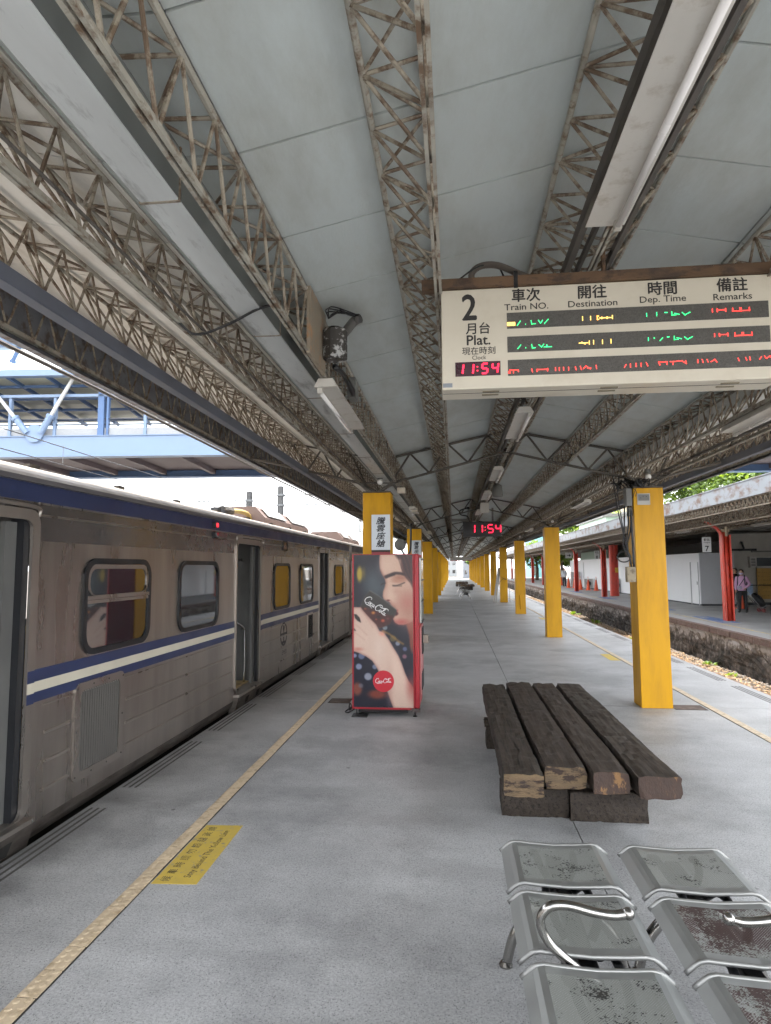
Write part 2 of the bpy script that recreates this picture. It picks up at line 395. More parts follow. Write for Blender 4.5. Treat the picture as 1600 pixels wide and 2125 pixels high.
n1 = N.new('ShaderNodeTexNoise'); n1.inputs['Scale'].default_value = 4.; n1.inputs['Detail'].default_value = 10; n1.inputs['Roughness'].default_value = .7; L.new(mp.outputs[0], n1.inputs['Vector'])
sx = N.new('ShaderNodeSeparateXYZ'); L.new(pos, sx.inputs[0])
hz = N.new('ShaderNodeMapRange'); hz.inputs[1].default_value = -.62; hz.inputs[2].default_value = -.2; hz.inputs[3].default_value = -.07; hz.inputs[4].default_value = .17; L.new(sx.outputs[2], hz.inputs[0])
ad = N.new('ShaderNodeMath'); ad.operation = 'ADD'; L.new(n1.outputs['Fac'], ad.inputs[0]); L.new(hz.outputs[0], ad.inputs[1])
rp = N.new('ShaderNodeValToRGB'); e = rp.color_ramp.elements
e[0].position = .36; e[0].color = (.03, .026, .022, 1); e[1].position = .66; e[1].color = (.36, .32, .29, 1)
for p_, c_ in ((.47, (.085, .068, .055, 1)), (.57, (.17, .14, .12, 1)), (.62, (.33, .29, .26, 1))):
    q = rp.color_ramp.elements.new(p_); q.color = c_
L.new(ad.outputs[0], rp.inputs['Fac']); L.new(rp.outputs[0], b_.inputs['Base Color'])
bu = N.new('ShaderNodeBump'); bu.inputs['Strength'].default_value = .9; bu.inputs['Distance'].default_value = .03; L.new(n1.outputs['Fac'], bu.inputs['Height']); L.new(bu.outputs[0], b_.inputs['Normal'])
rw = MB(); ny = 520; nz = 12
rng = np.random.RandomState(3); noise = rng.rand(nz+1, ny+1)
for k in range(nz+1):
    for i in range(ny+1):
        yy = 8 + i*.2; zz = -1.1 + k*(.94/nz)
        rw.v.append((7.60 + .06*(noise[k, i]-.5) + .02*math.sin(yy*2.1+zz*5), yy + .06*(noise[k, (i*7) % ny]-.5), zz if k in (0, nz) else zz+.04*(noise[(k*5) % nz, i]-.5)))
for k in range(nz):
    for i in range(ny): a = k*(ny+1)+i; rw.face(a, a+1, a+ny+2, a+ny+1)
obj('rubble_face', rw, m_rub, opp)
# paint marks on the opposite platform
m_ylw = mat('faded_yellow_paint', (.55, .42, .16), .7, c2=(.33, .31, .28), amt=.5)
m_blu = mat('blue_floor_paint', (.08, .15, .34), .7, c2=(.2, .22, .28), amt=.35)
for k in range(22):
    if k % 5 != 4: obj('warning_line', MB().box(8.28, 8.36, 14+k*4, 17.9+k*4, -.002, .0025), m_ylw, opp)
def frame2(mb, x0, x1, y0, y1, t, z): mb.box(x0, x1, y0, y0+t, -.002, z); mb.box(x0, x1, y1-t, y1, -.002, z); mb.box(x0, x0+t, y0+t, y1-t, -.002, z); mb.box(x1-t, x1, y0+t, y1-t, -.002, z)
for y0 in (21.4, 27.3, 36.5, 46.0):
    f_ = MB(); frame2(f_, 8.55, 9.1, y0, y0+2.6, .1, .003); f_.box(8.72, 8.92, y0+.5, y0+2.0, -.002, .003)
    obj('blue_queue_mark', f_, m_blu, opp)

# --- leaf litter and pebbles on the right-hand bed, nobody could count it
lf = MB(); lm = [mat('dry_leaf_a', (.26, .165, .08), .8), mat('dry_leaf_b', (.17, .10, .05), .8), mat('dry_leaf_c', (.24, .17, .095), .8), mat('pebble', (.14, .12, .10), .9)]
for k in range(15000):
    yy = 9 + 52*random.random()**1.5; xx = 7.42 - abs(random.gauss(0, .5)); 
    if xx < 5.6: continue
    sz = random.uniform(.02, .05); a = random.uniform(0, 6.28); t = random.uniform(-.5, .5); z = -1.055 + random.uniform(0, .05)
    if xx > 7.25 and random.random() < .6: lf.mi = 3
    else: lf.mi = random.choice((0, 0, 1, 1, 2))
    c, s_ = math.cos(a), math.sin(a)
    P = [(-1, 0, 0), (0, -.55, .3*t), (1, 0, .5*t), (0, .55, .35)]
    lf.poly([(xx+sz*(p[0]*c-p[1]*s_), yy+sz*(p[0]*s_+p[1]*c), z+sz*(p[2]+.2)) for p in P])
tag(obj('leaf_litter', lf, lm), 'dry brown fallen leaves covering the empty track bed', 'leaf litter', kind='stuff')

# ================================================================== CANOPY over our platform
CX = .755
CY0, CY1 = -.9, 101.5
m_ceil = mat('ceiling_board', (.475, .515, .505), .72, var=.10, scale=1.6, c2=(.38, .39, .36), amt=.36, sharp=.3, scale2=3.2, stretch=(1, .35, 1), spec=.35, bump=.12, bscale=90)
m_wing_lit = mat('wing_board_lit', (.82, .80, .74), .72, var=.10, scale=1.6, c2=(.56, .52, .45), amt=.3, sharp=.3, scale2=3.0, stretch=(1, .35, 1), spec=.35)  # paler copy of the ceiling board, bounced light under the wings painted in
m_rod = mat('lattice_paint', (.29, .255, .20), .62, var=.3, scale=5, c2=(.125, .085, .055), amt=.48, sharp=.1, scale2=14)
m_chord = mat('chord_paint', (.34, .32, .27), .6, var=.25, scale=5, c2=(.14, .09, .055), amt=.38, sharp=.12, scale2=11)
m_duct = mat('gutter_sheet', (.60, .62, .61), .5, .25, var=.12, scale=2, c2=(.19, .19, .18), amt=.2, sharp=.2, stretch=(3, .6, 3))
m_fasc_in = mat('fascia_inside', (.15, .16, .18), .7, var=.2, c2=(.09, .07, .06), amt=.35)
m_fasc = mat('fascia_sheet', (.42, .46, .50), .6, c2=(.25, .15, .10), amt=.3)
m_chan = mat('channel_steel', (.135, .15, .19), .55, .2, var=.2)
can = thing('platform_canopy', (CX, 45, 2.85), 'long grey M-shaped station canopy on lattice girders over the waiting platform', 'canopy')
def mir(x): return 2*CX - x
def zc(x):                                                   # underside of the ceiling
    d = abs(x-CX)
    return 3.725 - .215*d if d <= 1.56 else (3.39 + (d-1.56)*.02 if d <= 2.12 else 3.40 + (d-2.12)*.22)
# ceiling boards, seams left open
bays = [(-2.94, -1.37), (-1.36, -.81), (-.80, -.065), (-.055, CX-.003)]
bays += [(mir(b), mir(a)) for a, b in bays][::-1]
PITCH = .622
nrow = int((CY1-CY0)/PITCH)
panels = []
for k in range(nrow):
    for bi, (a, b) in enumerate(bays):
        panels.append((k, bi, a, b))
def board(mb, a, b, y0, y1):
    za, zb = zc(a+.001), zc(b-.001); t = .014
    i = len(mb.v)
    mb.v += [(a,y0,za),(b,y0,zb),(b,y1,zb),(a,y1,za),(a,y0,za+t),(b,y0,zb+t),(b,y1,zb+t),(a,y1,za+t)]
    for q in ((0,3,2,1),(4,5,6,7),(0,1,5,4),(1,2,6,5),(2,3,7,6),(3,0,4,7)): mb.face(*[i+c for c in q])
cache = {}
rest = MB()
for k, bi, a, b in panels:
    y0 = CY0 + k*PITCH; wing = bi in (0, 7)
    if k < 37:
        if bi not in cache:
            mb = MB(); board(mb, a, b, 0, PITCH-.011); cache[bi] = mesh_from('ceiling_board', mb, m_wing_lit if wing else m_ceil, (0,0,0))
        o = bpy.data.objects.new('ceiling_board', cache[bi]); link(o, can)
        o.location = Vector((0, y0, random.uniform(-.002, .002))) - ORG[can.name]
    else:
        rest.mi = 1 if wing else 0; board(rest, a, b, y0, y0+PITCH-.008)
tag(obj('far_ceiling_boards', rest, [m_ceil, m_wing_lit], can), kind='stuff')
# roof sheet above the boards
rs = MB(); xs = [-2.99, -1.365, -.80, CX, mir(-.80), mir(-1.365), mir(-2.99)]
for i in range(6):
    a, b = xs[i], xs[i+1]; za, zb = zc(a+.0001 if a < CX else a-.0001)+.045, zc(b)+.045
    rs.poly([(a,CY0-.1,za),(b,CY0-.1,zb),(b,CY1+.1,zb),(a,CY1+.1,za)])
obj('roof_sheet', rs, mat('roof_sheet', (.3, .31, .32), .6), can)
# lattice girders
rods = []; PP = .27
def girder(b, tA, tB, y0=-.6, y1=CY1-.4, chan=False, flat=False, bw=.014):
    g = MB(); bx, bz = b
    if not chan:
        for s in (-1, 1):                                   # twin angle irons
            g.box(bx+s*.005-(bw if s < 0 else 0), bx+s*.005+(bw if s > 0 else 0), y0, y1, bz-.004, bz+.002)
            g.box(bx+s*.005-(.006 if s < 0 else 0), bx+s*.005+(.006 if s > 0 else 0), y0, y1, bz+.003, bz+.03)
    for t in ((tA, tB) if tB else (tA,)):
        g.bar((t[0], y0, t[1]), (t[0], y1, t[1]), .0135, 8)
    o = obj('lattice_girder', g, m_chord, can)
    n = int((y1-y0)/PP)
    for i in range(n):
        y = y0 + i*PP; B0 = (bx, y, bz+.01); B1 = (bx, y+PP, bz+.01)
        A = (tA[0], y+PP/2, tA[1]); rods.append((B0, A)); rods.append((A, B1))
        if tB:
            Bt = (tB[0], y+PP/2, tB[1]); rods.append((B0, Bt)); rods.append((Bt, B1)); rods.append((A, Bt))
            if i % 2 == 0: rods.append((A, (tB[0], y+PP*1.5, tB[1])))
            else: rods.append((Bt, (tA[0], y+PP*1.5, tA[1])))
    return o
def both(f, b, tA, tB, **k):
    f(b, tA, tB, **k); f((mir(b[0]), b[1]), (mir(tA[0]), tA[1]), (mir(tB[0]), tB[1]) if tB else None, **k)
both(girder, (-.80, 3.00), (-.80, 3.355), (-1.02, 3.37))
both(girder, (-.06, 3.22), (-.075, 3.515), (-.285, 3.465))
girder((CX, 3.385), (CX-.255, 3.645), (CX+.255, 3.645))
both(girder, (-1.36, 3.03), (-1.385, 3.375), (-1.62, 3.425))
both(girder, (-2.08, 3.215), (-2.08, 3.535), (-2.30, 3.58), chan=True)
both(girder, (-2.915, 3.385), (-2.915, 3.715), None)
for sgn in (0, 1):
    fx = (lambda x: x) if not sgn else mir
    c = MB(); a, b = sorted((fx(-2.115), fx(-2.045))); c.box(a, b, CY0, CY1, 3.128, 3.136); c.box(a, b, CY0, CY1, 3.205, 3.213); x_ = fx(-2.045 if not sgn else -2.045); c.box(x_-.004, x_+.004, CY0, CY1, 3.136, 3.205)
    obj('edge_channel', c, m_chan, can)
    c = MB(); a, b = sorted((fx(-2.955), fx(-2.965))); c.box(a, b, CY0-.1, CY1+.1, 3.335, 3.80)
    a, b = sorted((fx(-2.953), fx(-2.905))); c.box(a, b, CY0-.1, CY1+.1, 3.335, 3.341)
    obj('fascia', c, m_fasc_in, can)
m_dshade = mat('gutter_side_shaded', (.135, .145, .14), .55, .2, var=.15, scale=3)
# box gutter on the train side, in sections
for k in range(70):
    y0 = CY0 + k*1.25 + .35
    if y0 > CY1-1.5: break
    z0 = 3.052
    obj('gutter_section', MB().box(-1.052, -.915, y0+.004, y0+1.246, z0, z0+.19), m_duct, can, bevel=.004)
    obj('gutter_shade_plate', MB().box(-.9145, -.9125, y0+.01, y0+1.238, z0+.006, z0+.186), m_dshade, can)  # thin plate over the gutter side, its shade painted in as dark grey
    obj('gutter_collar', MB().box(-1.056, -.911, y0-.007, y0+.003, z0-.003, z0+.193), m_rod, can)
# other box gutter on the right
for k in range(24):
    y0 = CY0 + k*4.1; obj('gutter_section', MB().box(mir(-.93), mir(-1.06), y0+.004, min(y0+4.09, CY1), 3.16, 3.30), m_duct, can)
# cross trusses at each pillar row
ROW = [8.685 + 8.2*k for k in range(12)]
def truss_row(y):
    t = MB(); r = .019
    for s in (0, 1):
        f = (lambda x: x) if not s else mir
        def P(x, z): return (f(x), y, z)
        b0, b1 = (-.86, 2.985), (CX, 3.392); t0, t1 = (-.86, 3.345), (CX, 3.69)
        for dy in (-.022, .022):
            t.bar((f(b0[0]), y+dy, b0[1]), (f(b1[0]), y+dy, b1[1]), .014, 6); t.bar((f(t0[0]), y+dy, t0[1]), (f(t1[0]), y+dy, t1[1]), .014, 6)
        n = 6; lx = lambda i: b0[0]+(b1[0]-b0[0])*i/n
        bz = lambda x: b0[1]+(b1[1]-b0[1])*(x-b0[0])/(b1[0]-b0[0]); tz = lambda x: t0[1]+(t1[1]-t0[1])*(x-t0[0])/(t1[0]-t0[0])
        for i in range(n):
            xa, xb = lx(i), lx(i+1)
            if i % 2 == 0: t.bar(P(xa, bz(xa)), P(xb, tz(xb)), .014, 6)
            else: t.bar(P(xa, tz(xa)), P(xb, bz(xb)), .014, 6)
        # cantilever to the eave
        c0, c1 = (-1.22, 2.975), (-2.90, 3.392); d0, d1 = (-1.22, 3.375), (-2.90, 3.71)
        t.bar(P(*c0), P(*c1), r, 6); t.bar(P(*d0), P(*d1), .016, 6)
        n = 8
        for i in range(n):
            xa = c0[0]+(c1[0]-c0[0])*i/n; xb = c0[0]+(c1[0]-c0[0])*(i+1)/n
            ca, cb = c0[1]+(c1[1]-c0[1])*i/n, c0[1]+(c1[1]-c0[1])*(i+1)/n; da, db = d0[1]+(d1[1]-d0[1])*i/n, d0[1]+(d1[1]-d0[1])*(i+1)/n
            if i % 2 == 0: t.bar(P(xa, ca), P(xb, db), .013, 6)
            else: t.bar(P(xa, da), P(xb, cb), .013, 6)
        # saddle over the pillar
        px = -1.045
        for xx in (-.80, -1.36): 
            for dy in (-.12, .12): t.bar((f(px), y, 2.85), (f(xx), y+dy, 3.02), .016, 6)
        t.flat(P(-1.36, 3.0), P(-.80, 2.985), .05, .012)
        t.box(min(f(px-.19), f(px+.19)), max(f(px-.19), f(px+.19)), y-.17, y+.17, 2.842, 2.856)
    return obj('cross_truss', t, mat('truss_dark', (.085, .075, .062), .6, var=.3), can)
for y in ROW: truss_row(y)
# single rods: the ones that show largest are objects of their own
unit = MB().bar((0,0,0), (0,0,1), 1.0, 6); um = mesh_from('lattice_rod', unit, m_rod, (0,0,0), False)
Rt = CAM_R.transposed(); cl = Vector((0, 0, 1.8))
def shown(a, b):
    c = Rt @ (((Vector(a)+Vector(b))/2) - cl)
    if c.z > -.2: return 0
    u, v = c.x/-c.z, c.y/-c.z
    return (1.0/-c.z) if abs(u) < .66 and abs(v) < .86 else 0
order = sorted(range(len(rods)), key=lambda i: -shown(*rods[i]))
solo = set(order[:300]); web = MB()
for i, (a, b) in enumerate(rods):
    a = Vector(a); b = Vector(b); rr = .0078
    if i in solo:
        o = bpy.data.objects.new('lattice_rod', um); link(o, can); d = b-a
        o.location = a - ORG[can.name]; o.rotation_mode = 'QUATERNION'; o.rotation_quaternion = d.to_track_quat('Z', 'Y'); o.scale = (rr, rr, d.length)
    else:
        web.bar(a, b, rr, 4 if a.y < 16 else 3, caps=False)
tag(obj('lattice_web', web, m_rod, can), kind='stuff')
# a long black cable and conduits lying along the girders
cb = MB()
for x, z, r in ((-3.02, 3.34, .016), (-1.325, 3.09, .007), (CX-.12, 3.43, .028), (CX-.05, 3.44, .018), (CX+.09, 3.425, .022), (mir(-1.30), 3.085, .02)):
    pts = [(x+random.uniform(-.008, .008), -.5+i*1.1, z+random.uniform(-.012, .006)) for i in range(92)]
    cb.tube(pts, r, 6)
obj('conduit', cb, mat('dark_conduit', (.09, .08, .07), .6), can)

# ================================================================== PILLARS
m_yel = mat('yellow_gloss_paint', (.62, .315, .003), .45, var=.07, scale=1.5, c2=(.38, .19, .012), amt=.16, sharp=.4, scale2=3.0, stretch=(2, 2, .35), spec=.28, bump=.05, bscale=30)
m_capd = mat('pillar_cap_dark', (.05, .04, .035), .7)
ordn = ['nearest', 'second', 'third', 'fourth', 'fifth', 'sixth', 'seventh', 'eighth', 'ninth', 'tenth', 'eleventh', 'farthest']
pil = {}
for side, x0, x1 in (('left', -1.24, -.848), ('right', 2.362, 2.748)):
    for k, y in enumerate(ROW):
        lab = ('%s yellow square pillar of the %s row, counted away from the viewer' % (ordn[k], 'train-side' if side == 'left' else 'right-hand'))
        t = thing('yellow_pillar', ((x0+x1)/2, y, 0), lab, 'pillar', 'yellow pillars carrying the canopy'); pil[(side, k)] = t
        b = MB(); yb0, yb1, yt0, yt1 = y-.185, y+.165, y-.17, y+.16; zt = 2.835
        i = len(b.v); b.v += [(x0,yb0,0),(x1,yb0,0),(x1,yb1,0),(x0,yb1,0),(x0+.004,yt0,zt),(x1-.004,yt0,zt),(x1-.004,yt1,zt),(x0+.004,yt1,zt)]
        for q in ((0,3,2,1),(4,5,6,7),(0,1,5,4),(1,2,6,5),(2,3,7,6),(3,0,4,7)): b.face(*[i+c for c in q])
        obj('shaft', b, m_yel, t, bevel=.006)
        obj('cap_plate', MB().box(x0-.003, x1+.003, y-.18, y+.17, 2.8355, 2.8415), m_capd, t)
m_grey = mat('grey_box', (.16, .16, .15), .6); m_ltgrey = mat('light_grey_plastic', (.42, .41, .38), .5)
m_black = mat('black_rubber', (.012, .012, .013), .5)
# sockets and boxes on the nearest right pillar
p = pil[('right', 0)]; yf = 8.685-.1855
ob = MB().box(2.412, 2.574, yf+.006, yf+.02, 2.61, 2.76); o = obj('outlet_panel', ob, m_ltgrey, p)
obj('panel_face', MB().box(2.424, 2.562, yf+.001, yf+.005, 2.665, 2.748), m_grey, o)
for dx in (.03, .06, .1): obj('screw', MB().lathe([(.006, 0), (.006, .003)], (2.424+dx, yf-.003, 2.70+.02*(dx > .05)), 6, 'y'), m_black, o)
obj('grey_cabinet', MB().box(2.275, 2.352, 8.52, 8.66, 2.60, 2.835), m_grey, p, bevel=.006)
obj('conduit_box', MB().box(2.30, 2.358, 8.55, 8.63, 2.47, 2.585), m_grey, p, bevel=.005)
obj('lower_box', MB().box(2.245, 2.358, 8.50, 8.60, 1.60, 1.80), mat('beige_box', (.30, .25, .17), .6, c2=(.15, .11, .07), amt=.3), p, bevel=.006)
cab = MB()
for q, sw in enumerate((0, .05, -.03)):
    cab.tube(spline([(2.31-sw, 8.56, 2.60), (2.29-sw, 8.54, 2.30), (2.25-sw*.6, 8.53, 2.08), (2.29, 8.52, 1.92), (2.31, 8.53, 1.80)], 6), .010, 6)
cab.tube(spline([(2.22+.085*math.cos(a), 8.53, 1.93+.085*math.sin(a)*.8) for a in [i*math.pi/5 for i in range(11)]], 3), .009, 6)
cab.tube(spline([(2.33, 8.53, 2.47), (2.335, 8.52, 2.1), (2.34, 8.52, 1.80)], 6), .014, 6)
cab.tube(spline([(2.12, 8.55, 3.0), (2.16, 8.54, 2.6), (2.21, 8.53, 2.3), (2.27, 8.52, 2.0)], 6), .008, 6)
cab.tube(spline([(2.20, 8.55, 3.0), (2.17, 8.54, 2.75), (2.205, 8.53, 2.45), (2.25, 8.52, 2.05)], 6), .007, 6)
cab.tube(spline([(2.36, yf-.004, 2.835), (2.40, yf-.006, 2.78), (2.385, yf-.006, 2.72)], 4), .004, 5)
cab.tube(spline([(2.40, yf-.004, 2.835), (2.37, yf-.006, 2.76), (2.35, yf-.006, 2.70)], 4), .004, 5)
obj('cable_bundle', cab, m_black, p, smooth=True)
wj = MB()
for i in range(26):
    a = random.uniform(0, 6.28); x = 2.42+random.gauss(0, .10); y = 8.62+random.gauss(0, .07)
    wj.tube(spline([(x, y, 2.845), (x+.09*math.cos(a), y+.07*math.sin(a), 2.92+random.uniform(0, .05)), (x+.16*math.cos(a+.8), y+.1*math.sin(a+.8), 2.86+random.uniform(0, .1))], 4), .009, 5)
wj.box(2.38, 2.5, 8.56, 8.68, 2.843, 2.93)
obj('wire_nest', wj, m_black, p, smooth=True)
# vertical pipe stubs low on the third right pillar, a plank leaning on the fourth
yf3 = ROW[2]-.186
obj('conduit_stub', MB().bar((2.56, yf3-.02, .18), (2.53, yf3-.02, .72), .028, 8), m_yel, pil[('right', 2)])
obj('hanging_wire', MB().tube(spline([(2.5, ROW[4]-.2, 2.5), (2.52, ROW[4]-.21, 1.8), (2.5, ROW[4]-.2, 1.05)], 6), .012, 5), m_black, pil[('right', 4)])
obj('conduit_stub', MB().bar((2.56, ROW[5]-.206, .1), (2.56, ROW[5]-.206, 1.0), .028, 8), m_yel, pil[('right', 5)])
obj('wire_loop', MB().tube(spline([(2.37, ROW[3]-.2, 1.05), (2.5, ROW[3]-.22, 1.2), (2.7, ROW[3]-.2, 1.17), (2.55, ROW[3]-.21, 1.24), (2.45, ROW[3]-.2, 1.28)], 6), .009, 5), m_black, pil[('right', 3)])
pl = MB(); pl.flat((2.02, ROW[3]-.35, .0), (2.33, ROW[3]-.05, 1.78), .10, .03, (0, 1, 0)); pl.flat((2.12, ROW[3]-.36, .0), (2.37, ROW[3]-.06, 1.6), .05, .03, (0, 1, 0))
tag(obj('leaning_plank', pl, mat('weathered_plank', (.38, .36, .33), .8)), 'pale weathered planks leaning against the fourth right-hand yellow pillar', 'plank')
tag(obj('thin_rod', MB().bar((2.86, ROW[3]-.1, 0), (2.82, ROW[3]-.02, 1.2), .01, 6), m_grey), 'thin grey rod standing beside the fourth right-hand yellow pillar', 'rod')
# carriage signs on the first two left pillars
m_plate = mat('sign_plate', (.62, .66, .70), .45, var=.05); m_ink = mat('sign_ink', (.018, .02, .026), .6)
for k in (0, 1):
    yy = ROW[k]-.2
    t = thing('carriage_sign', (-.985, yy, 2.04), ('white plate with four black characters on the nearest train-side pillar' if k == 0 else 'white plate with black characters on the second train-side pillar'), 'sign', 'carriage signs on pillars')
    obj('plate', MB().box(-1.113, -.858, yy, yy+.012, 2.045, 2.528), m_plate, t)
    obj('foot_strip', MB().box(-1.113, -.858, yy+.001, yy+.012, 2.018, 2.044), m_capd, t)
    for i, ch in enumerate('騰雲座艙'):
        text(ch, .105, m_ink, t, (-.985, yy, 2.445-i*.103), X_, Z_, bold=.022, shear=.22, xs=1.15)
for side in ('left',):
    for k in (0,):
        obj('red_band', MB().box(-1.113, -.858, ROW[k]-.196, ROW[k]-.187, 1.97, 2.017), mat('dull_red', (.3, .06, .07), .6), pil[(side, k)])

# ================================================================== TRAIN
XS = -2.87; XF = -5.73                                       # near and far side
m_steel = bpy.data.materials.new('stainless_side'); m_steel.use_nodes = True
N = m_steel.node_tree.nodes; L = m_steel.node_tree.links; b_ = N['Principled BSDF']; b_.inputs['Metallic'].default_value = .82
pos = N.new('ShaderNodeNewGeometry').outputs['Position']
mp = N.new('ShaderNodeMapping'); mp.inputs['Scale'].default_value = (1, .9, .12); L.new(pos, mp.inputs['Vector'])
n1 = N.new('ShaderNodeTexNoise'); n1.inputs['Scale'].default_value = 3.; n1.inputs['Detail'].default_value = 9; n1.inputs['Roughness'].default_value = .6; L.new(mp.outputs[0], n1.inputs['Vector'])
mp2 = N.new('ShaderNodeMapping'); mp2.inputs['Scale'].default_value = (1, 140, 1.2); L.new(pos, mp2.inputs['Vector'])
n2 = N.new('ShaderNodeTexNoise'); n2.inputs['Scale'].default_value = 1.; n2.inputs['Detail'].default_value = 3; L.new(mp2.outputs[0], n2.inputs['Vector'])
rp = N.new('ShaderNodeValToRGB'); e = rp.color_ramp.elements; e[0].position = .3; e[0].color = (.25, .222, .20, 1); e[1].position = .68; e[1].color = (.43, .39, .355, 1)
L.new(n1.outputs['Fac'], rp.inputs['Fac']); L.new(rp.outputs[0], b_.inputs['Base Color'])
mr = N.new('ShaderNodeMapRange'); mr.inputs[1].default_value = .3; mr.inputs[2].default_value = .7; mr.inputs[3].default_value = .24; mr.inputs[4].default_value = .38; L.new(n1.outputs['Fac'], mr.inputs[0]); L.new(mr.outputs[0], b_.inputs['Roughness'])
bu = N.new('ShaderNodeBump'); bu.inputs['Strength'].default_value = .05; bu.inputs['Distance'].default_value = .002; L.new(n2.outputs['Fac'], bu.inputs['Height']); L.new(bu.outputs[0], b_.inputs['Normal'])
m_steel2 = mat('door_frame_steel', (.36, .325, .295), .34, .8, var=.15, scale=3, stretch=(1, 1, .3))
m_cantsteel = mat('cant_rail_steel', (.22, .205, .20), .24, .8, var=.2, scale=2, bump=.35, bscale=9)
m_navy = mat('navy_stripe', (.022, .034, .095), .4, var=.1, scale=2, spec=.6)
m_cream = mat('cream_stripe', (.58, .54, .44), .45, var=.08)
m_troof = mat('train_roof', (.20, .172, .148), .7, var=.2, scale=1.5, c2=(.08, .066, .055), amt=.3, sharp=.3)
m_rubber = mat('window_rubber', (.012, .013, .016), .45)
m_glass = mat('tinted_glass', (.022, .024, .027), .03, 0, var=.0, ior=2.45, spec=.5, rvar=0)
m_inter = mat('interior_panel', (.12, .12, .115), .5); m_dark = mat('under_black', (.012, .011, .010), .9)
m_fab = mat('mustard_fabric', (.30, .20, .03), .8, var=.3, scale=30, c2=(.16, .10, .02), amt=.45)
m_sill = mat('tread_plate', (.42, .30, .14), .6, c2=(.2, .15, .1), amt=.4)
m_chrome = mat('chrome', (.62, .62, .62), .16, 1., var=.05, rvar=.05)
m_under = mat('underframe', (.045, .04, .036), .8, c2=(.1, .08, .06), amt=.4)
m_dirty = mat('dirty_steel', (.15, .13, .115), .55, .5, var=.25, scale=2, c2=(.06, .05, .042), amt=.5, sharp=.3, stretch=(1, .7, 2.5))
def grid_side(y0, y1, z0, z1, holes):
    """side sheet with rectangular openings left out"""
    ys = sorted({y0, y1, *[h[0] for h in holes], *[h[1] for h in holes]}); zs = sorted({z0, z1, *[h[2] for h in holes], *[h[3] for h in holes]})
    mb = MB()
    for i in range(len(ys)-1):
        for k in range(len(zs)-1):
            cy, cz = (ys[i]+ys[i+1])/2, (zs[k]+zs[k+1])/2
            if not any(h[0] < cy < h[1] and h[2] < cz < h[3] for h in holes): mb.poly([(0, ys[i], zs[k]), (0, ys[i+1], zs[k]), (0, ys[i+1], zs[k+1]), (0, ys[i], zs[k+1])])
    return mb
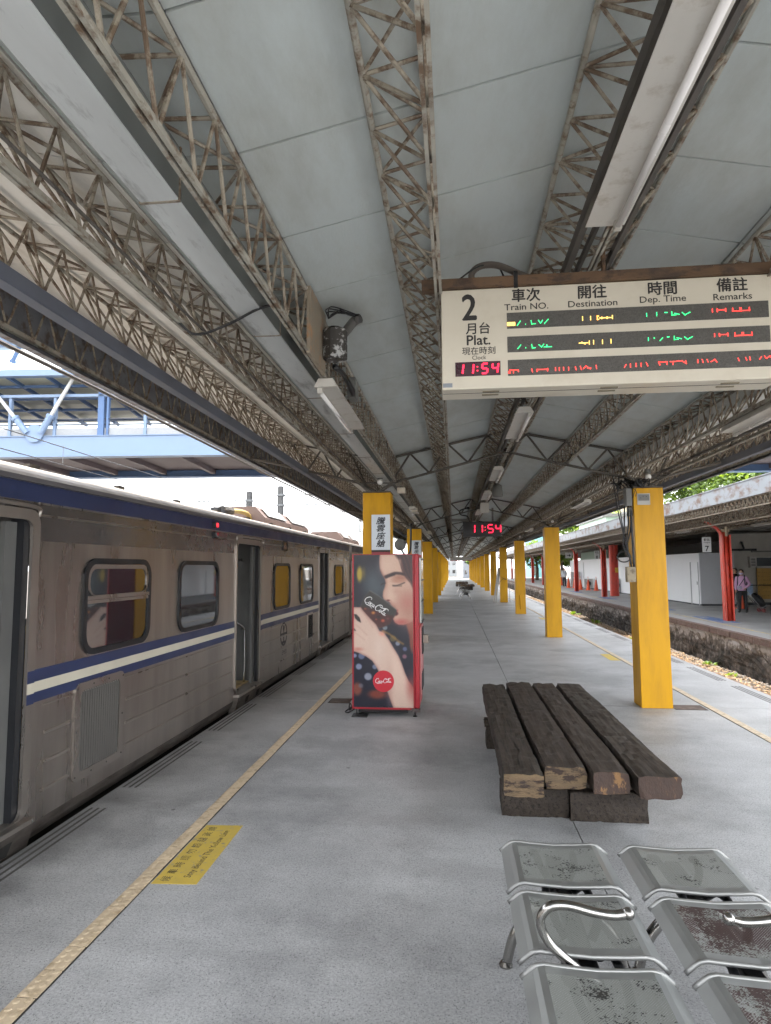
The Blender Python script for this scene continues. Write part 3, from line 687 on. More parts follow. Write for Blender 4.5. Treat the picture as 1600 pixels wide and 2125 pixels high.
def car(y0, y1, doors, wins, label, near=True):
    t = thing('train_carriage', ((XS+XF)/2, (y0+y1)/2, -1.0), label, 'train', 'carriages of the waiting train')
    dz0, dz1 = .165, 2.14
    holes = [(a, b, dz0, dz1) for a, b in doors]
    side = grid_side(y0, y1, .09, 2.40, holes).xf(Matrix.Translation((XS, 0, 0)))
    obj('side_panel', side, m_steel, t)
    lo = MB(); P_ = [(XS, .09), (XS-.02, .02), (XS-.075, -.05), (XS-.15, -.09)]
    for (xa, za), (xb, zb) in zip(P_[:-1], P_[1:]): lo.poly([(xa, y0, za), (xa, y1, za), (xb, y1, zb), (xb, y0, zb)])
    obj('lower_panel', lo, m_dirty, t)
    lo = MB(); lo.box(XF+.1, XS-.16, y0, y1, -.16, -.092); obj('skirt', lo, m_dark, t)
    ug = MB(); rr_ = random.Random(5); yy = y0+.3
    while yy < y1-1: ln_ = rr_.uniform(.3, 1.1); ug.box(XS-1.2, XS-rr_.uniform(.18, .3), yy, yy+ln_, -.5, -.161); yy += ln_+rr_.uniform(.05, .5)
    obj('underfloor_gear', ug, m_under, t)
    # far side with window openings
    fh = [(y0+1.2+i*1.9, y0+2.5+i*1.9, 1.15, 1.85) for i in range(int((y1-y0-2)/1.9))]
    obj('far_side', grid_side(y0, y1, -.16, 2.40, fh).xf(Matrix.Translation((XF, 0, 0))), m_inter, t)
    # roof
    prof = [(0, 2.40), (.012, 2.425), (.06, 2.47), (.16, 2.52), (.42, 2.60), (.8, 2.69), (1.43, 2.76)]; prof = [(XS-a, z) for a, z in prof] + [(XF+a, z) for a, z in prof[::-1][1:]]
    r = MB()
    for i in range(len(prof)-1): a, b = prof[i], prof[i+1]; r.poly([(a[0], y0, a[1]), (a[0], y1, a[1]), (b[0], y1, b[1]), (b[0], y0, b[1])])
    for yy in (y0, y1):
        r.poly([(p[0], yy, p[1]) for p in prof] + [(XF, yy, -.16), (XS, yy, -.16)])
    roof = obj('roof', r, m_troof, t)
    obj('rain_gutter', MB().box(XS-.012, XS+.028, y0, y1, 2.395, 2.43), mat('gutter_dark', (.10, .095, .10), .5), roof)
    for k in range(int((y1-y0)/1.3)): obj('lifting_eye', MB().box(XS-.45, XS-.40, y0+.6+k*1.3, y0+.72+k*1.3, 2.59, 2.625), m_under, roof)
    # interior shell
    i_ = MB(); i_.box(XF+.03, XS-.03, y0+.05, y1-.05, .10, .16); obj('floor', i_, mat('cabin_floor', (.10, .10, .095), .6), t)
    i_ = MB(); i_.box(XF+.03, XS-.03, y0+.05, y1-.05, 2.22, 2.26); obj('inner_ceiling', i_, mat('inner_ceiling', (.33, .34, .33), .5), t)
    # stripes: thin film 2 mm proud, cut at the doors
    cuts = [y0+.03] + [v for d in sorted(doors) for v in (d[0]-.03, d[1]+.077)] + [y1-.03]
    for k in range(0, len(cuts), 2):
        a, b = cuts[k], cuts[k+1]
        if b-a < .05: continue
        for nm, z0, z1, m in (('stripe', 1.035, 1.118, m_navy), ('cream_band', .965, 1.035, m_cream), ('stripe', .895, .965, m_navy)):
            obj(nm, MB().box(XS, XS+.002, a, b, z0+.0005, z1-.0005), m, t)
        bd = MB()
        obj('bead', MB().bar((XS+.001, a+.13, .862), (XS+.001, b-.02, .862), .006, 6), m_steel2, t)
        segs = [(a+.15, b-.1)]
        for va, vb in [(4.56, 5.27), (12.15, 12.62)]:
            segs = [s for q in segs for s in ([q] if vb < q[0] or va > q[1] else [(q[0], va-.05), (vb+.05, q[1])])]
        for z in (.67, .47, .28):
            for q in segs:
                if q[1]-q[0] > .15: obj('bead', MB().bar((XS+.001, q[0], z), (XS+.001, q[1], z), .014, 6, caps=True), m_steel2, t)
    obj('top_stripe', MB().box(XS, XS+.003, y0+.02, y1-.02, 2.268, 2.392), m_navy, t)
    cr = MB(); cr.box(XS, XS+.004, y0+.03, y1-.03, 2.085, 2.262); obj('cant_rail', grid_side(y0+.03, y1-.03, 2.09, 2.262, [(a-.09, b+.09, 2.0, 2.20) for a, b in doors]).xf(Matrix.Translation((XS+.003, 0, 0))), m_cantsteel, t)
    for z in (2.262, 2.178): 
        for q in range(0, len(cuts), 2): obj('moulding', MB().bar((XS+.004, cuts[q], z), (XS+.004, cuts[q+1], z), .008, 6), m_steel2, t)
    # doors
    for a, b in doors:
        d = obj('door_surround', MB(), m_steel2, t) if False else None
        fr = MB()
        o1 = [(XS, y, z) for y, z in rrect(a-.028, b+.075, dz0-.01, dz1+.07, .10, 4)]; i1 = [(XS, y, z) for y, z in rrect(a+.002, b-.002, dz0+.002, dz1-.002, .07, 4)]
        fr.ring(o1, i1, (.022, 0, 0)); ds = obj('door_frame', fr, m_steel2, t)
        obj('rain_hood', MB().tube(spline([(XS+.02, a-.06, dz1+.03), (XS+.03, a+.0, dz1+.088), (XS+.03, (a+b)/2, dz1+.094), (XS+.03, b+.0, dz1+.088), (XS+.02, b+.06, dz1+.03)], 5), .014, 6), m_steel2, ds)
        po_ = MB(); po_.box(XS-.10, XS-.005, a, a+.035, dz0, dz1); po_.box(XS-.10, XS-.005, b-.06, b, dz0, dz1); obj('rubber_edge', po_, m_rubber, ds)
        po_ = MB(); po_.box(XS-.09, XS-.055, b-.17, b-.061, dz0, dz1-.02); obj('door_leaf', po_, m_inter, ds)
        st = MB(); st.box(XS-.12, XS+.078, a-.02, b+.06, dz0-.03, dz0); obj('sill', st, m_steel2, ds)
        obj('tread', MB().box(XS-.72, XS-.121, a+.02, b-.02, .162, dz0+.006), m_sill, ds)
        ap = MB(); P_ = [(XS-.02, dz0-.031), (XS+.068, dz0-.031), (XS+.064, dz0-.055), (XS+.02, -.04), (XS-.06, -.07)]
        ap.prism([(x, a-.03, z) for x, z in P_], (0, b-a+.10, 0)); s1 = obj('step_box', ap, m_dirty, ds)
        for yy in (a+.30, b-.27): obj('step_slot', MB().poly([(XS+.0565, yy, .085), (XS+.0565, yy+.15, .085), (XS+.032, yy+.13, .0), (XS+.032, yy+.02, .0)]).xf(Matrix.Translation((.004, 0, 0))), m_dark, t)
        for nm, z0, z1, m in (('stripe', 1.035, 1.118, m_navy), ('cream_band', .965, 1.035, m_cream), ('stripe', .895, .965, m_navy)):
            obj(nm, MB().box(XS+.0221, XS+.0236, b+.004, b+.075, z0+.0005, z1-.0005), m, ds)
        # vestibule: partition with padded seat end, grab pole
        for yy, sg in ((a-.10, 1), (b+.06, -1)):
            obj('partition', MB().box(XS-1.0, XS-.10, yy, yy+.03, .16, 2.2), m_inter, t)
        obj('seat_end', MB().box(XS-.95, XS-.20, b+.10, b+.50, .16, 1.02), m_fab, t, bevel=.05)
        obj('seat_end', MB().box(XF+.2, XF+.95, b+.9, b+1.4, .16, 1.05), m_fab, t, bevel=.05)
        obj('far_seat', MB().box(XF+.15, XF+.75, b+1.5, b+3.6, .45, 1.1), m_fab, t, bevel=.05)
        gr = MB().tube(spline([(XS-.16, b-.18, .18), (XS-.16, b-.18, .80), (XS-.18, b-.24, .98), (XS-.34, b-.60, 1.12)], 6), .016, 8); obj('grab_rail', gr, m_chrome, t, smooth=True)
        obj('luggage_rack', MB().box(XS-1.2, XS-.3, b-.3, b+1.0, 1.92, 1.95), m_inter, t)
        obj('grab_pole', MB().bar((XS-1.0, a+.2, .16), (XS-1.0, a+.2, 2.2), .016, 8), m_chrome, t)
    # windows
    for (a, b, hop) in wins:
        z0, z1 = 1.175, 1.845
        fr = MB(); ou = [(XS, y, z) for y, z in rrect(a-.045, b+.045, z0-.045, z1+.045, .16, 6)]; inn = [(XS, y, z) for y, z in rrect(a, b, z0, z1, .12, 6)]
        fr.ring(ou, inn, (.020, 0, 0)); wf = obj('window', fr, m_rubber, t)
        pn = MB(); pn.prism([(XS+.0015, y, z) for y, z in rrect(a-.01, b+.01, z0-.01, z1+.01, .125, 6)], (.004, 0, 0)); obj('pane', pn, m_glass, wf)
        if hop:
            zz = z0+.385
            hb = MB(); hb.box(XS+.006, XS+.024, a+.0, b-.0, zz, zz+.03); hb.box(XS+.006, XS+.016, a+.0, b-.0, zz-.03, zz-.004); obj('hopper_bar', hb, m_steel2, wf)
            fr2 = MB(); ou = [(XS+.006, y, z) for y, z in rrect(a+.004, b-.004, zz+.03, z1-.004, .11, 6)]; inn = [(XS+.006, y, z) for y, z in rrect(a+.035, b-.035, zz+.034, z1-.04, .085, 6)]
            fr2.ring(ou, inn, (.010, 0, 0)); obj('hopper_frame', fr2, m_steel2, wf)
    return t
car1 = car(-7.8, 17.12, [(-2.3, -1.25), (2.95, 3.985), (8.07, 9.10), (13.22, 14.18)], [(4.66, 5.65, True), (6.36, 7.39, False), (9.85, 10.78, False), (11.56, 12.58, False), (15.0, 16.1, False)],
           'brushed steel commuter carriage with blue and cream stripes, doors open, beside the platform')
car2 = car(17.5, 38.0, [(20.5, 21.5), (27.2, 28.2), (33.9, 34.9)], [(18.6, 19.6, False), (22.5, 23.5, False), (24.5, 25.5, False), (29.5, 30.5, False), (31.5, 32.5, False), (36.0, 37.0, False)],
           'second steel carriage coupled behind the first, mostly hidden by the drinks machine')
# corridor bellows between the cars
tag(obj('bellows', MB().box(XS-.45, XF+.45, 17.121, 17.499, -.1, 2.5), m_rubber), 'black rubber bellows joining the two carriages', 'bellows')
# louvred vent low on the side
v = MB(); ou = [(XS, y, z) for y, z in rrect(4.56, 5.27, .20, .93, .06, 3)]; inn = [(XS, y, z) for y, z in rrect(4.63, 5.20, .26, .87, .05, 3)]
v.ring(ou, inn, (.012, 0, 0)); vent = obj('louvre_vent', v, m_steel2, car1)
obj('vent_back', MB().box(XS+.001, XS+.003, 4.62, 5.21, .25, .88), m_dark, vent)
sm = mesh_from('slat', MB().poly([(0, 0, .262), (.011, .010, .262), (.011, .010, .868), (0, 0, .868)]).poly([(.011, .010, .262), (.002, .016, .262), (.002, .016, .868), (.011, .010, .868)]), mat('slat_steel', (.075, .068, .06), .6, .2), (0,0,0))
for k in range(17):
    o = bpy.data.objects.new('slat', sm); link(o, vent); o.location = Vector((XS+.003, 4.638+k*.033, 0))-ORG[car1.name]
for k, (yy, zz) in enumerate([(4.585, .24), (4.585, .57), (4.585, .89), (5.245, .24), (5.245, .57), (5.245, .89), (4.8, .9), (5.02, .9), (4.8, .23), (5.02, .23)]):
    obj('bolt', MB().lathe([(.008, XS+.012), (.005, XS+.017)], (0, yy, zz), 6, 'x'), m_rubber, vent)
v = MB(); v.box(XS, XS+.012, 12.18, 12.6, .40, .92); v2 = obj('grille', v, m_steel2, car1)
gr = MB()
for k in range(9): gr.box(XS+.0125, XS+.016, 12.22+k*.042, 12.242+k*.042, .44, .88)
obj('grille_bars', gr, m_dark, v2)
# marker lamps and destination window
lm_ = obj('marker_lamp', MB().box(XS, XS+.055, 7.2, 7.29, 2.285, 2.36), m_rubber, car1, bevel=.01); obj('red_lens', MB().box(XS+.056, XS+.06, 7.212, 7.278, 2.297, 2.348), emit('red_lens', (.8, .03, .05), .6), lm_)
lm_ = obj('marker_lamp', MB().box(XS, XS+.055, 7.2, 7.29, 2.165, 2.24), m_rubber, car1, bevel=.01); obj('dark_lens', MB().box(XS+.056, XS+.06, 7.212, 7.278, 2.177, 2.228), m_glass, lm_)
dw = MB(); dw.ring([(XS+.004, y, z) for y, z in rrect(10.30, 10.62, 2.10, 2.27, .05, 4)], [(XS+.004, y, z) for y, z in rrect(10.33, 10.59, 2.125, 2.245, .04, 4)], (.012, 0, 0)); dwo = obj('destination_window', dw, m_rubber, car1)
obj('display', MB().box(XS+.005, XS+.009, 10.31, 10.61, 2.11, 2.26), mat('brown_display', (.09, .035, .03), .15), dwo)
# rail emblem and fleet number under the stripe
m_mark = mat('side_marking', (.05, .048, .05), .6)
em = MB(); cy, cz = 10.45, .70
em.ring([(XS+.0015, cy+.215*math.cos(a)*1.0, cz+.195*math.sin(a)) for a in [i*math.pi/16 for i in range(32)]], [(XS+.0015, cy+.175*math.cos(a), cz+.165*math.sin(a)) for a in [i*math.pi/16 for i in range(32)]], (.002, 0, 0))
em.box(XS+.0015, XS+.0035, cy-.022, cy+.022, cz-.14, cz+.10); em.box(XS+.0015, XS+.0035, cy-.10, cy+.10, cz-.155, cz-.115); em.box(XS+.0015, XS+.0035, cy-.17, cy+.17, cz-.012, cz+.022); em.lathe([(.05, XS+.0012), (.05, XS+.0032)], (0, cy, cz+.10), 12, 'x')
obj('emblem', em, m_mark, car1)
text('EM520', .10, m_mark, car1, (XS+.0015, 10.5, .40), Y_, Z_, name='fleet_number')
# roof gear
def ac(y0, y1, parent):
    a = MB(); x0, x1 = -4.95, -3.65
    P = [(x1, 2.66), (x1-.02, 2.80), (x1-.22, 3.02), (x0+.22, 3.02), (x0+.02, 2.80), (x0, 2.66)]
    a.prism([(x, y0, z) for x, z in P], (0, y1-y0, 0)); u = obj('air_conditioner', a, mat('ac_brown', (.13, .085, .07), .6, var=.15), parent)
    for k in range(2):
        ya = y0+.25+k*(y1-y0)/2; yb = ya+(y1-y0)/2-.45
        obj('fan_grille', MB().poly([(x1-.035, ya, 2.83), (x1-.035, yb, 2.83), (x1-.20, yb, 3.012), (x1-.20, ya, 3.012)]).xf(Matrix.Translation((.014, 0, .012))), mat('ac_grille', (.25, .24, .225), .5, var=.3, scale=40), u)
ac(11.9, 15.6, car1); ac(20.6, 24.2, car2)
rg = MB(); rg.box(-4.05, -3.92, 10.1, 10.24, 2.69, 2.83); rg.box(-4.05, -3.92, 10.4, 10.5, 2.69, 2.81); obj('roof_box', rg, m_rubber, car1)
rg = MB().tube(spline([(-4.0, 10.9, 2.84), (-3.98, 11.4, 2.87), (-3.97, 11.8, 2.84), (-3.97, 12.0, 2.68)], 6), .045, 8); obj('roof_hose', rg, mat('ochre_hose', (.36, .25, .08), .6), car1, smooth=True)
rg = MB().tube([(-4.0, 10.5, 2.83), (-4.0, 10.95, 2.84)], .07, 8); obj('hose_coupling', rg, m_under, car1)

# ================================================================== DRINKS MACHINE
m_cred = mat('machine_red', (.36, .012, .022), .35, var=.08, spec=.5)
mx0, mx1, my0, my1, mz0, mz1 = -1.262, -.435, 7.755, 8.44, .085, 1.972
vm = thing('vending_machine', (-.85, 8.1, 0), 'red soft drink vending machine with a drinking woman printed on its side', 'vending machine')
obj('cabinet', MB().box(mx0, mx1-.062, my0+.012, my1, mz0, mz1), mat('cabinet_maroon', (.11, .012, .02), .4), vm, bevel=.006)
obj('door', MB().box(mx1-.058, mx1, my0, my1-.01, mz0+.02, mz1), m_cred, vm, bevel=.012)
obj('side_frame', MB().ring([(mx0, my0+.012, mz0), (mx1-.060, my0+.012, mz0), (mx1-.060, my0+.012, mz1), (mx0, my0+.012, mz1)], [(mx0+.018, my0+.012, mz0+.022), (mx1-.073, my0+.012, mz0+.022), (mx1-.073, my0+.012, mz1-.008), (mx0+.018, my0+.012, mz1-.008)], (0, -.007, 0)), m_cred, vm)
# --- the printed side, painted as colour attribute on a fine grid
PW, PH = 708., 1845.; px0, px1, pz0, pz1 = mx0+.019, mx1-.074, mz0+.023, mz1-.009
NXg, NZg = 142, 370
gx_, gy_ = np.meshgrid((np.arange(NXg)+.0)/(NXg-1)*PW+130, (np.arange(NZg))/(NZg-1)*PH+110)
img = np.zeros((NZg, NXg, 3)); img[:] = (34, 31, 48)
img += (np.clip((gy_-110)/PH, 0, 1)[..., None])*np.array([-6, 0, 8])
def blob(cx, cy, rx, ry, c, soft=.5, a=1.):
    d = np.sqrt(((gx_-cx)/rx)**2+((gy_-cy)/ry)**2); k = a*np.clip((1+soft-d)/(2*soft), 0, 1)[..., None]; k = k*k*(3-2*k); img[:] = img*(1-k)+np.array(c)*k
def sdf(poly):
    P = np.array(poly, float); n = len(P); ins = np.zeros(gx_.shape, bool); dm = np.full(gx_.shape, 1e9)
    for i in range(n):
        a, b = P[i], P[(i+1) % n]
        c = ((a[1] > gy_) != (b[1] > gy_)) & (gx_ < (b[0]-a[0])*(gy_-a[1])/(b[1]-a[1]+1e-9)+a[0]); ins ^= c
        t = np.clip(((gx_-a[0])*(b[0]-a[0])+(gy_-a[1])*(b[1]-a[1]))/((b-a)@(b-a)+1e-9), 0, 1)
        dm = np.minimum(dm, np.hypot(gx_-a[0]-t*(b[0]-a[0]), gy_-a[1]-t*(b[1]-a[1])))
    return np.where(ins, dm, -dm)
def area(poly, c, soft=5, edge=None, ew=60, sm=True):
    if sm: poly = [(p.x, p.y) for p in spline([(x, y, 0) for x, y in poly]+[(poly[0][0], poly[0][1], 0)], 4)]
    d = sdf(poly); k = np.clip((d+soft)/(2*soft), 0, 1)[..., None]; col = np.array(c, float)*np.ones_like(img)
    if edge is not None:
        q = np.clip(d/ew, 0, 1)[..., None]; q = q*(2-q); col = np.array(edge)*(1-q)+col*q
    img[:] = img*(1-k)+col*k
def stroke(pts, wd, c, soft=3, a=1.):
    P = [(p.x, p.y) for p in spline([(x, y, 0) for x, y in pts], 5)]; dm = np.full(gx_.shape, 1e9)
    for p, q in zip(P[:-1], P[1:]):
        p = np.array(p); q = np.array(q); t = np.clip(((gx_-p[0])*(q[0]-p[0])+(gy_-p[1])*(q[1]-p[1]))/((q-p)@(q-p)+1e-9), 0, 1)
        dm = np.minimum(dm, np.hypot(gx_-p[0]-t*(q[0]-p[0]), gy_-p[1]-t*(q[1]-p[1])))
    k = a*np.clip((wd/2+soft-dm)/(2*soft), 0, 1)[..., None]; img[:] = img*(1-k)+np.array(c)*k
blob(390, 470, 150, 190, (88, 98, 104), .8); blob(200, 345, 34, 95, (188, 166, 70), .5); blob(250, 330, 24, 80, (150, 130, 60), .8, .6)
blob(470, 250, 80, 200, (60, 60, 74), .9, .7)
for cx, cy, r, c in ((190, 1472, 38, (158, 166, 190)), (300, 1590, 46, (165, 168, 180)), (505, 1000, 30, (150, 160, 165)), (655, 1190, 28, (150, 156, 172)), (740, 1255, 27, (110, 118, 150)), (735, 1345, 28, (150, 108, 122)), (380, 1472, 30, (130, 140, 165)), (222, 1345, 40, (120, 130, 160)), (140, 1340, 26, (150, 160, 190)), (600, 1130, 40, (110, 100, 70))): blob(cx, cy, r, r, c, .22, .85)
blob(170, 1740, 60, 80, (150, 92, 78), .5); blob(215, 1700, 30, 30, (130, 130, 140), .4, .7); blob(410, 1800, 110, 55, (150, 78, 62), .6)
stroke([(480, 1040), (560, 1080), (650, 1150), (720, 1195)], 26, (165, 130, 70), 10, .8)
area([(760, 960), (790, 1100), (800, 1230), (838, 1290), (850, 900)], (150, 86, 70), 14)
skin = (216, 184, 166); skd = (188, 140, 124)
area([(445, 95), (440, 200), (446, 280), (470, 345), (503, 400), (512, 440), (506, 500), (484, 560), (479, 618), (492, 655), (540, 680), (566, 695), (588, 728), (622, 758), (645, 785), (634, 805), (622, 830), (600, 858), (600, 895), (622, 935), (662, 962), (725, 966), (790, 946), (830, 925), (860, 880), (860, 95)], skin, 4, skd, 46, False)
blob(800, 760, 150, 240, (190, 146, 130), .8, .8); blob(770, 690, 90, 100, (196, 132, 122), .9, .6); blob(530, 590, 26, 90, (198, 160, 144), .9, .6); blob(640, 560, 60, 40, (200, 158, 142), .9, .6); blob(600, 740, 50, 40, (188, 140, 126), .9, .6); blob(700, 930, 90, 38, (190, 96, 92), .9, .7); blob(530, 240, 90, 110, (228, 200, 182), .9, .6)
blob(560, 600, 60, 90, (228, 200, 184), .9, .6); blob(690, 395, 90, 48, (178, 128, 108), .7, .8)
blob(660, 430, 70, 24, (196, 150, 130), .7, .8)
stroke([(512, 378), (560, 360), (620, 338), (690, 340), (740, 352)], 30, (62, 40, 42), 8); stroke([(520, 390), (560, 372), (620, 352)], 22, (52, 34, 38), 7)
stroke([(600, 486), (640, 488), (690, 474), (742, 452)], 9, (40, 26, 30), 5); 
for x in range(610, 710, 14): stroke([(x, 484), (x-6, 500)], 4, (48, 32, 34), 3)
stroke([(462, 474), (485, 464), (512, 458)], 11, (50, 36, 42), 5)
stroke([(452, 300), (480, 360), (505, 400)], 10, (150, 108, 98), 10, .7)
blob(546, 668, 20, 9, (120, 62, 58), .6); blob(580, 700, 14, 30, (196, 150, 138), .8, .6)
blob(628, 828, 34, 26, (84, 26, 38), .35); blob(640, 792, 22, 14, (190, 90, 92), .6)
area([(620, 95), (660, 150), (700, 180), (715, 290), (748, 370), (800, 430), (860, 500), (860, 95)], (78, 48, 50), 16)
for i in range(6): stroke([(660+i*22, 110), (690+i*24, 220), (730+i*20, 330), (800+i*14, 440)], 7, (120, 76, 70) if i % 2 else (58, 34, 38), 5, .7)
stroke([(700, 190), (720, 330), (800, 440), (838, 480)], 5, (110, 66, 60), 4, .8)
area([(838, 100), (820, 300), (836, 500), (860, 500), (860, 100)], (96, 58, 54), 14)
# glass
area([(322, 548), (430, 618), (560, 720), (650, 790), (628, 850), (560, 960), (440, 1010), (360, 930), (280, 840), (203, 745), (245, 640)], (66, 62, 60), 4, (96, 92, 88), 20, False)
area([(215, 745), (300, 760), (420, 800), (560, 850), (610, 860), (560, 960), (440, 1005), (360, 930), (280, 840)], (86, 38, 36), 12, None, 60, False)
for cx, cy, r, c in ((365, 820, 22, (214, 150, 74)), (480, 915, 22, (206, 110, 80)), (270, 770, 16, (150, 90, 60)), (330, 790, 14, (60, 24, 26)), (430, 870, 24, (52, 22, 28)), (540, 890, 16, (120, 70, 70)), (400, 900, 12, (180, 100, 70))): blob(cx, cy, r, r*.8, c, .6, .9)
stroke([(322, 548), (430, 612), (560, 712), (648, 786)], 5, (150, 148, 140), 3, .9); stroke([(330, 560), (420, 640), (540, 740)], 3, (120, 120, 115), 3, .5)
# hand and arm
hand = (224, 198, 184); hd = (190, 150, 138)
area([(110, 748), (215, 752), (242, 792), (330, 890), (400, 962), (440, 1040), (492, 1062), (545, 1130), (602, 1232), (662, 1332), (702, 1424), (742, 1542), (782, 1632), (850, 1730), (850, 1980), (604, 1980), (570, 1882), (540, 1792), (500, 1692), (450, 1582), (400, 1472), (350, 1402), (280, 1352), (200, 1312), (110, 1285)], hand, 4, hd, 46, False)
blob(430, 1250, 70, 190, (234, 214, 202), .9, .6); blob(620, 1500, 60, 200, (232, 208, 194), .9, .5); blob(250, 1150, 90, 110, (230, 206, 192), .9, .5); blob(560, 1720, 40, 240, (200, 164, 150), .9, .6); blob(820, 1700, 60, 160, (178, 96, 90), .9, .7); blob(470, 1072, 34, 30, (232, 170, 150), .8, .8); blob(180, 1262, 60, 22, (206, 140, 128), .8, .7)
for pts in ([(240, 800), (300, 900), (360, 1000)], [(150, 960), (230, 1030), (290, 1090)], [(140, 1060), (210, 1110), (260, 1150)]): stroke(pts, 10, (204, 164, 150), 9, .55)
area([(132, 838), (160, 838), (200, 880), (218, 942), (176, 918), (146, 884)], (44, 34, 34), 3, None, 60, False); area([(132, 1008), (150, 1030), (156, 1042), (134, 1036)], (44, 34, 34), 3, None, 60, False)
for _ in range(2):
    pd = np.pad(img, ((1, 1), (1, 1), (0, 0)), 'edge'); img = (pd[:-2, 1:-1]+pd[2:, 1:-1]+pd[1:-1, :-2]+pd[1:-1, 2:]+2*img)/6
img = 255*(np.clip(img, 0, 255)/255)**1.22*.95 + np.random.RandomState(1).normal(0, 3.2, img.shape[:2])[..., None]
lin = np.clip(img, 0, 255)/255.; lin = np.where(lin <= .04045, lin/12.92, ((lin+.055)/1.055)**2.4)
pm = MB()
for j in range(NZg):
    for i in range(NXg): pm.v.append((px0+(px1-px0)*i/(NXg-1), my0+.0075, pz1-(pz1-pz0)*j/(NZg-1)))
for j in range(NZg-1):
    for i in range(NXg-1): a = j*NXg+i; pm.face(a, a+1, a+NXg+1, a+NXg)
m_print = bpy.data.materials.new('printed_film'); m_print.use_nodes = True; N = m_print.node_tree.nodes; L = m_print.node_tree.links
va = N.new('ShaderNodeVertexColor'); va.layer_name = 'print'; L.new(va.outputs[0], N['Principled BSDF'].inputs['Base Color']); N['Principled BSDF'].inputs['Roughness'].default_value = .33
po_ = obj('printed_panel', pm, m_print, vm)
me = po_.data; ca = me.color_attributes.new('print', 'FLOAT_COLOR', 'POINT'); flat = np.ones((NZg*NXg, 4), np.float32); flat[:, :3] = lin.reshape(-1, 3); ca.data.foreach_set('color', flat.ravel())
sc = (px1-px0)/PW
def pp(x, y, off=.0): return (px0+(x-130)*sc, my0+.0068-off, pz1-(y-110)*sc*((pz1-pz0)/(PH*sc)))
m_white = mat('print_white', (.80, .80, .79), .4, var=.02)
dsk = MB(); c = pp(483, 1643); dsk.prism([(c[0]+.125*sc/.001*.001*1000*math.cos(a), c[1], c[2]+.125*sc*1000*math.sin(a)) for a in [i*math.pi/24 for i in range(48)]], (0, .0003, 0))
obj('red_disc', dsk, mat('disc_red', (.50, .012, .028), .4, var=.02), vm)
cola(vm, m_white, pp(478, 1638, .0005), X_, Z_, 190*sc, .26)
a_ = rad(-37); cola(vm, m_white, pp(395, 735, .0005), (math.cos(a_), 0, math.sin(a_)), (-math.sin(a_), 0, math.cos(a_)), 315*sc, .23)
# front fittings on the door (facing the platform middle)
obj('display_window', MB().box(mx1+.001, mx1+.028, my0+.06, my1-.06, 1.12, 1.93), mat('display_glass', (.30, .30, .28), .08, 0, var=.3, scale=8, ior=1.9), vm, bevel=.008)
for z in (1.12, 1.38, 1.64, 1.9): obj('shelf_bar', MB().box(mx1+.0285, mx1+.04, my0+.06, my1-.06, z, z+.012), m_rubber, vm)
obj('pink_panel', MB().box(mx1+.001, mx1+.02, my0+.05, my1-.06, .25, 1.08), mat('faded_red', (.42, .16, .16), .5), vm, bevel=.008)
bx = obj('bill_slot', MB().box(mx1+.021, mx1+.10, 8.03, 8.13, .85, .955), mat('bill_slot', (.27, .23, .19), .5), vm, bevel=.008); obj('slot_mouth', MB().lathe([(.035, mx1+.101), (.035, mx1+.108)], (0, 8.08, .90), 12, 'x'), m_black, bx)
obj('coin_plate', MB().box(mx1+.0205, mx1+.035, 8.0, 8.25, .72, 1.05), m_black, vm); obj('drop_flap', MB().box(mx1+.0205, mx1+.03, 7.9, 8.3, .3, .5), m_black, vm)
for x in (mx0+.05, mx1-.06):
    for y in (my0+.05, my1-.06): obj('levelling_foot', MB().lathe([(.026, 0), (.026, .008), (.009, .012), (.009, .084)], (x, y, 0), 10), m_black, vm)
obj('hinge_block', MB().box(mx1-.10, mx1+.005, my0-.006, my0+.05, mz0-.02, mz0+.018), mat('hinge_brown', (.07, .05, .045), .6), vm)
obj('base_pan', MB().box(mx0+.06, mx1-.15, my0+.1, my1-.05, .03, .084), m_black, vm)
tag(obj('foot_plate', MB().box(mx0-.0, mx0+.19, my0-.06, my0+.12, .0, .012), mat('dark_plate', (.05, .05, .05), .6)), 'dark steel plate under the front left foot of the vending machine', 'plate')
tag(obj('power_cord', MB().tube(spline([(mx0+.02, my0+.3, .05), (mx0-.06, my0+.16, .012), (mx0-.1, my0+.1, .03), (mx0-.02, my0+.05, .10), (mx0-.05, my0+.12, .13), (mx0-.07, my0+.25, .02), (mx0+.03, my0+.3, .15)], 6), .008, 6), m_black, smooth=True), 'black power cord bunched at the left foot of the vending machine', 'cord')

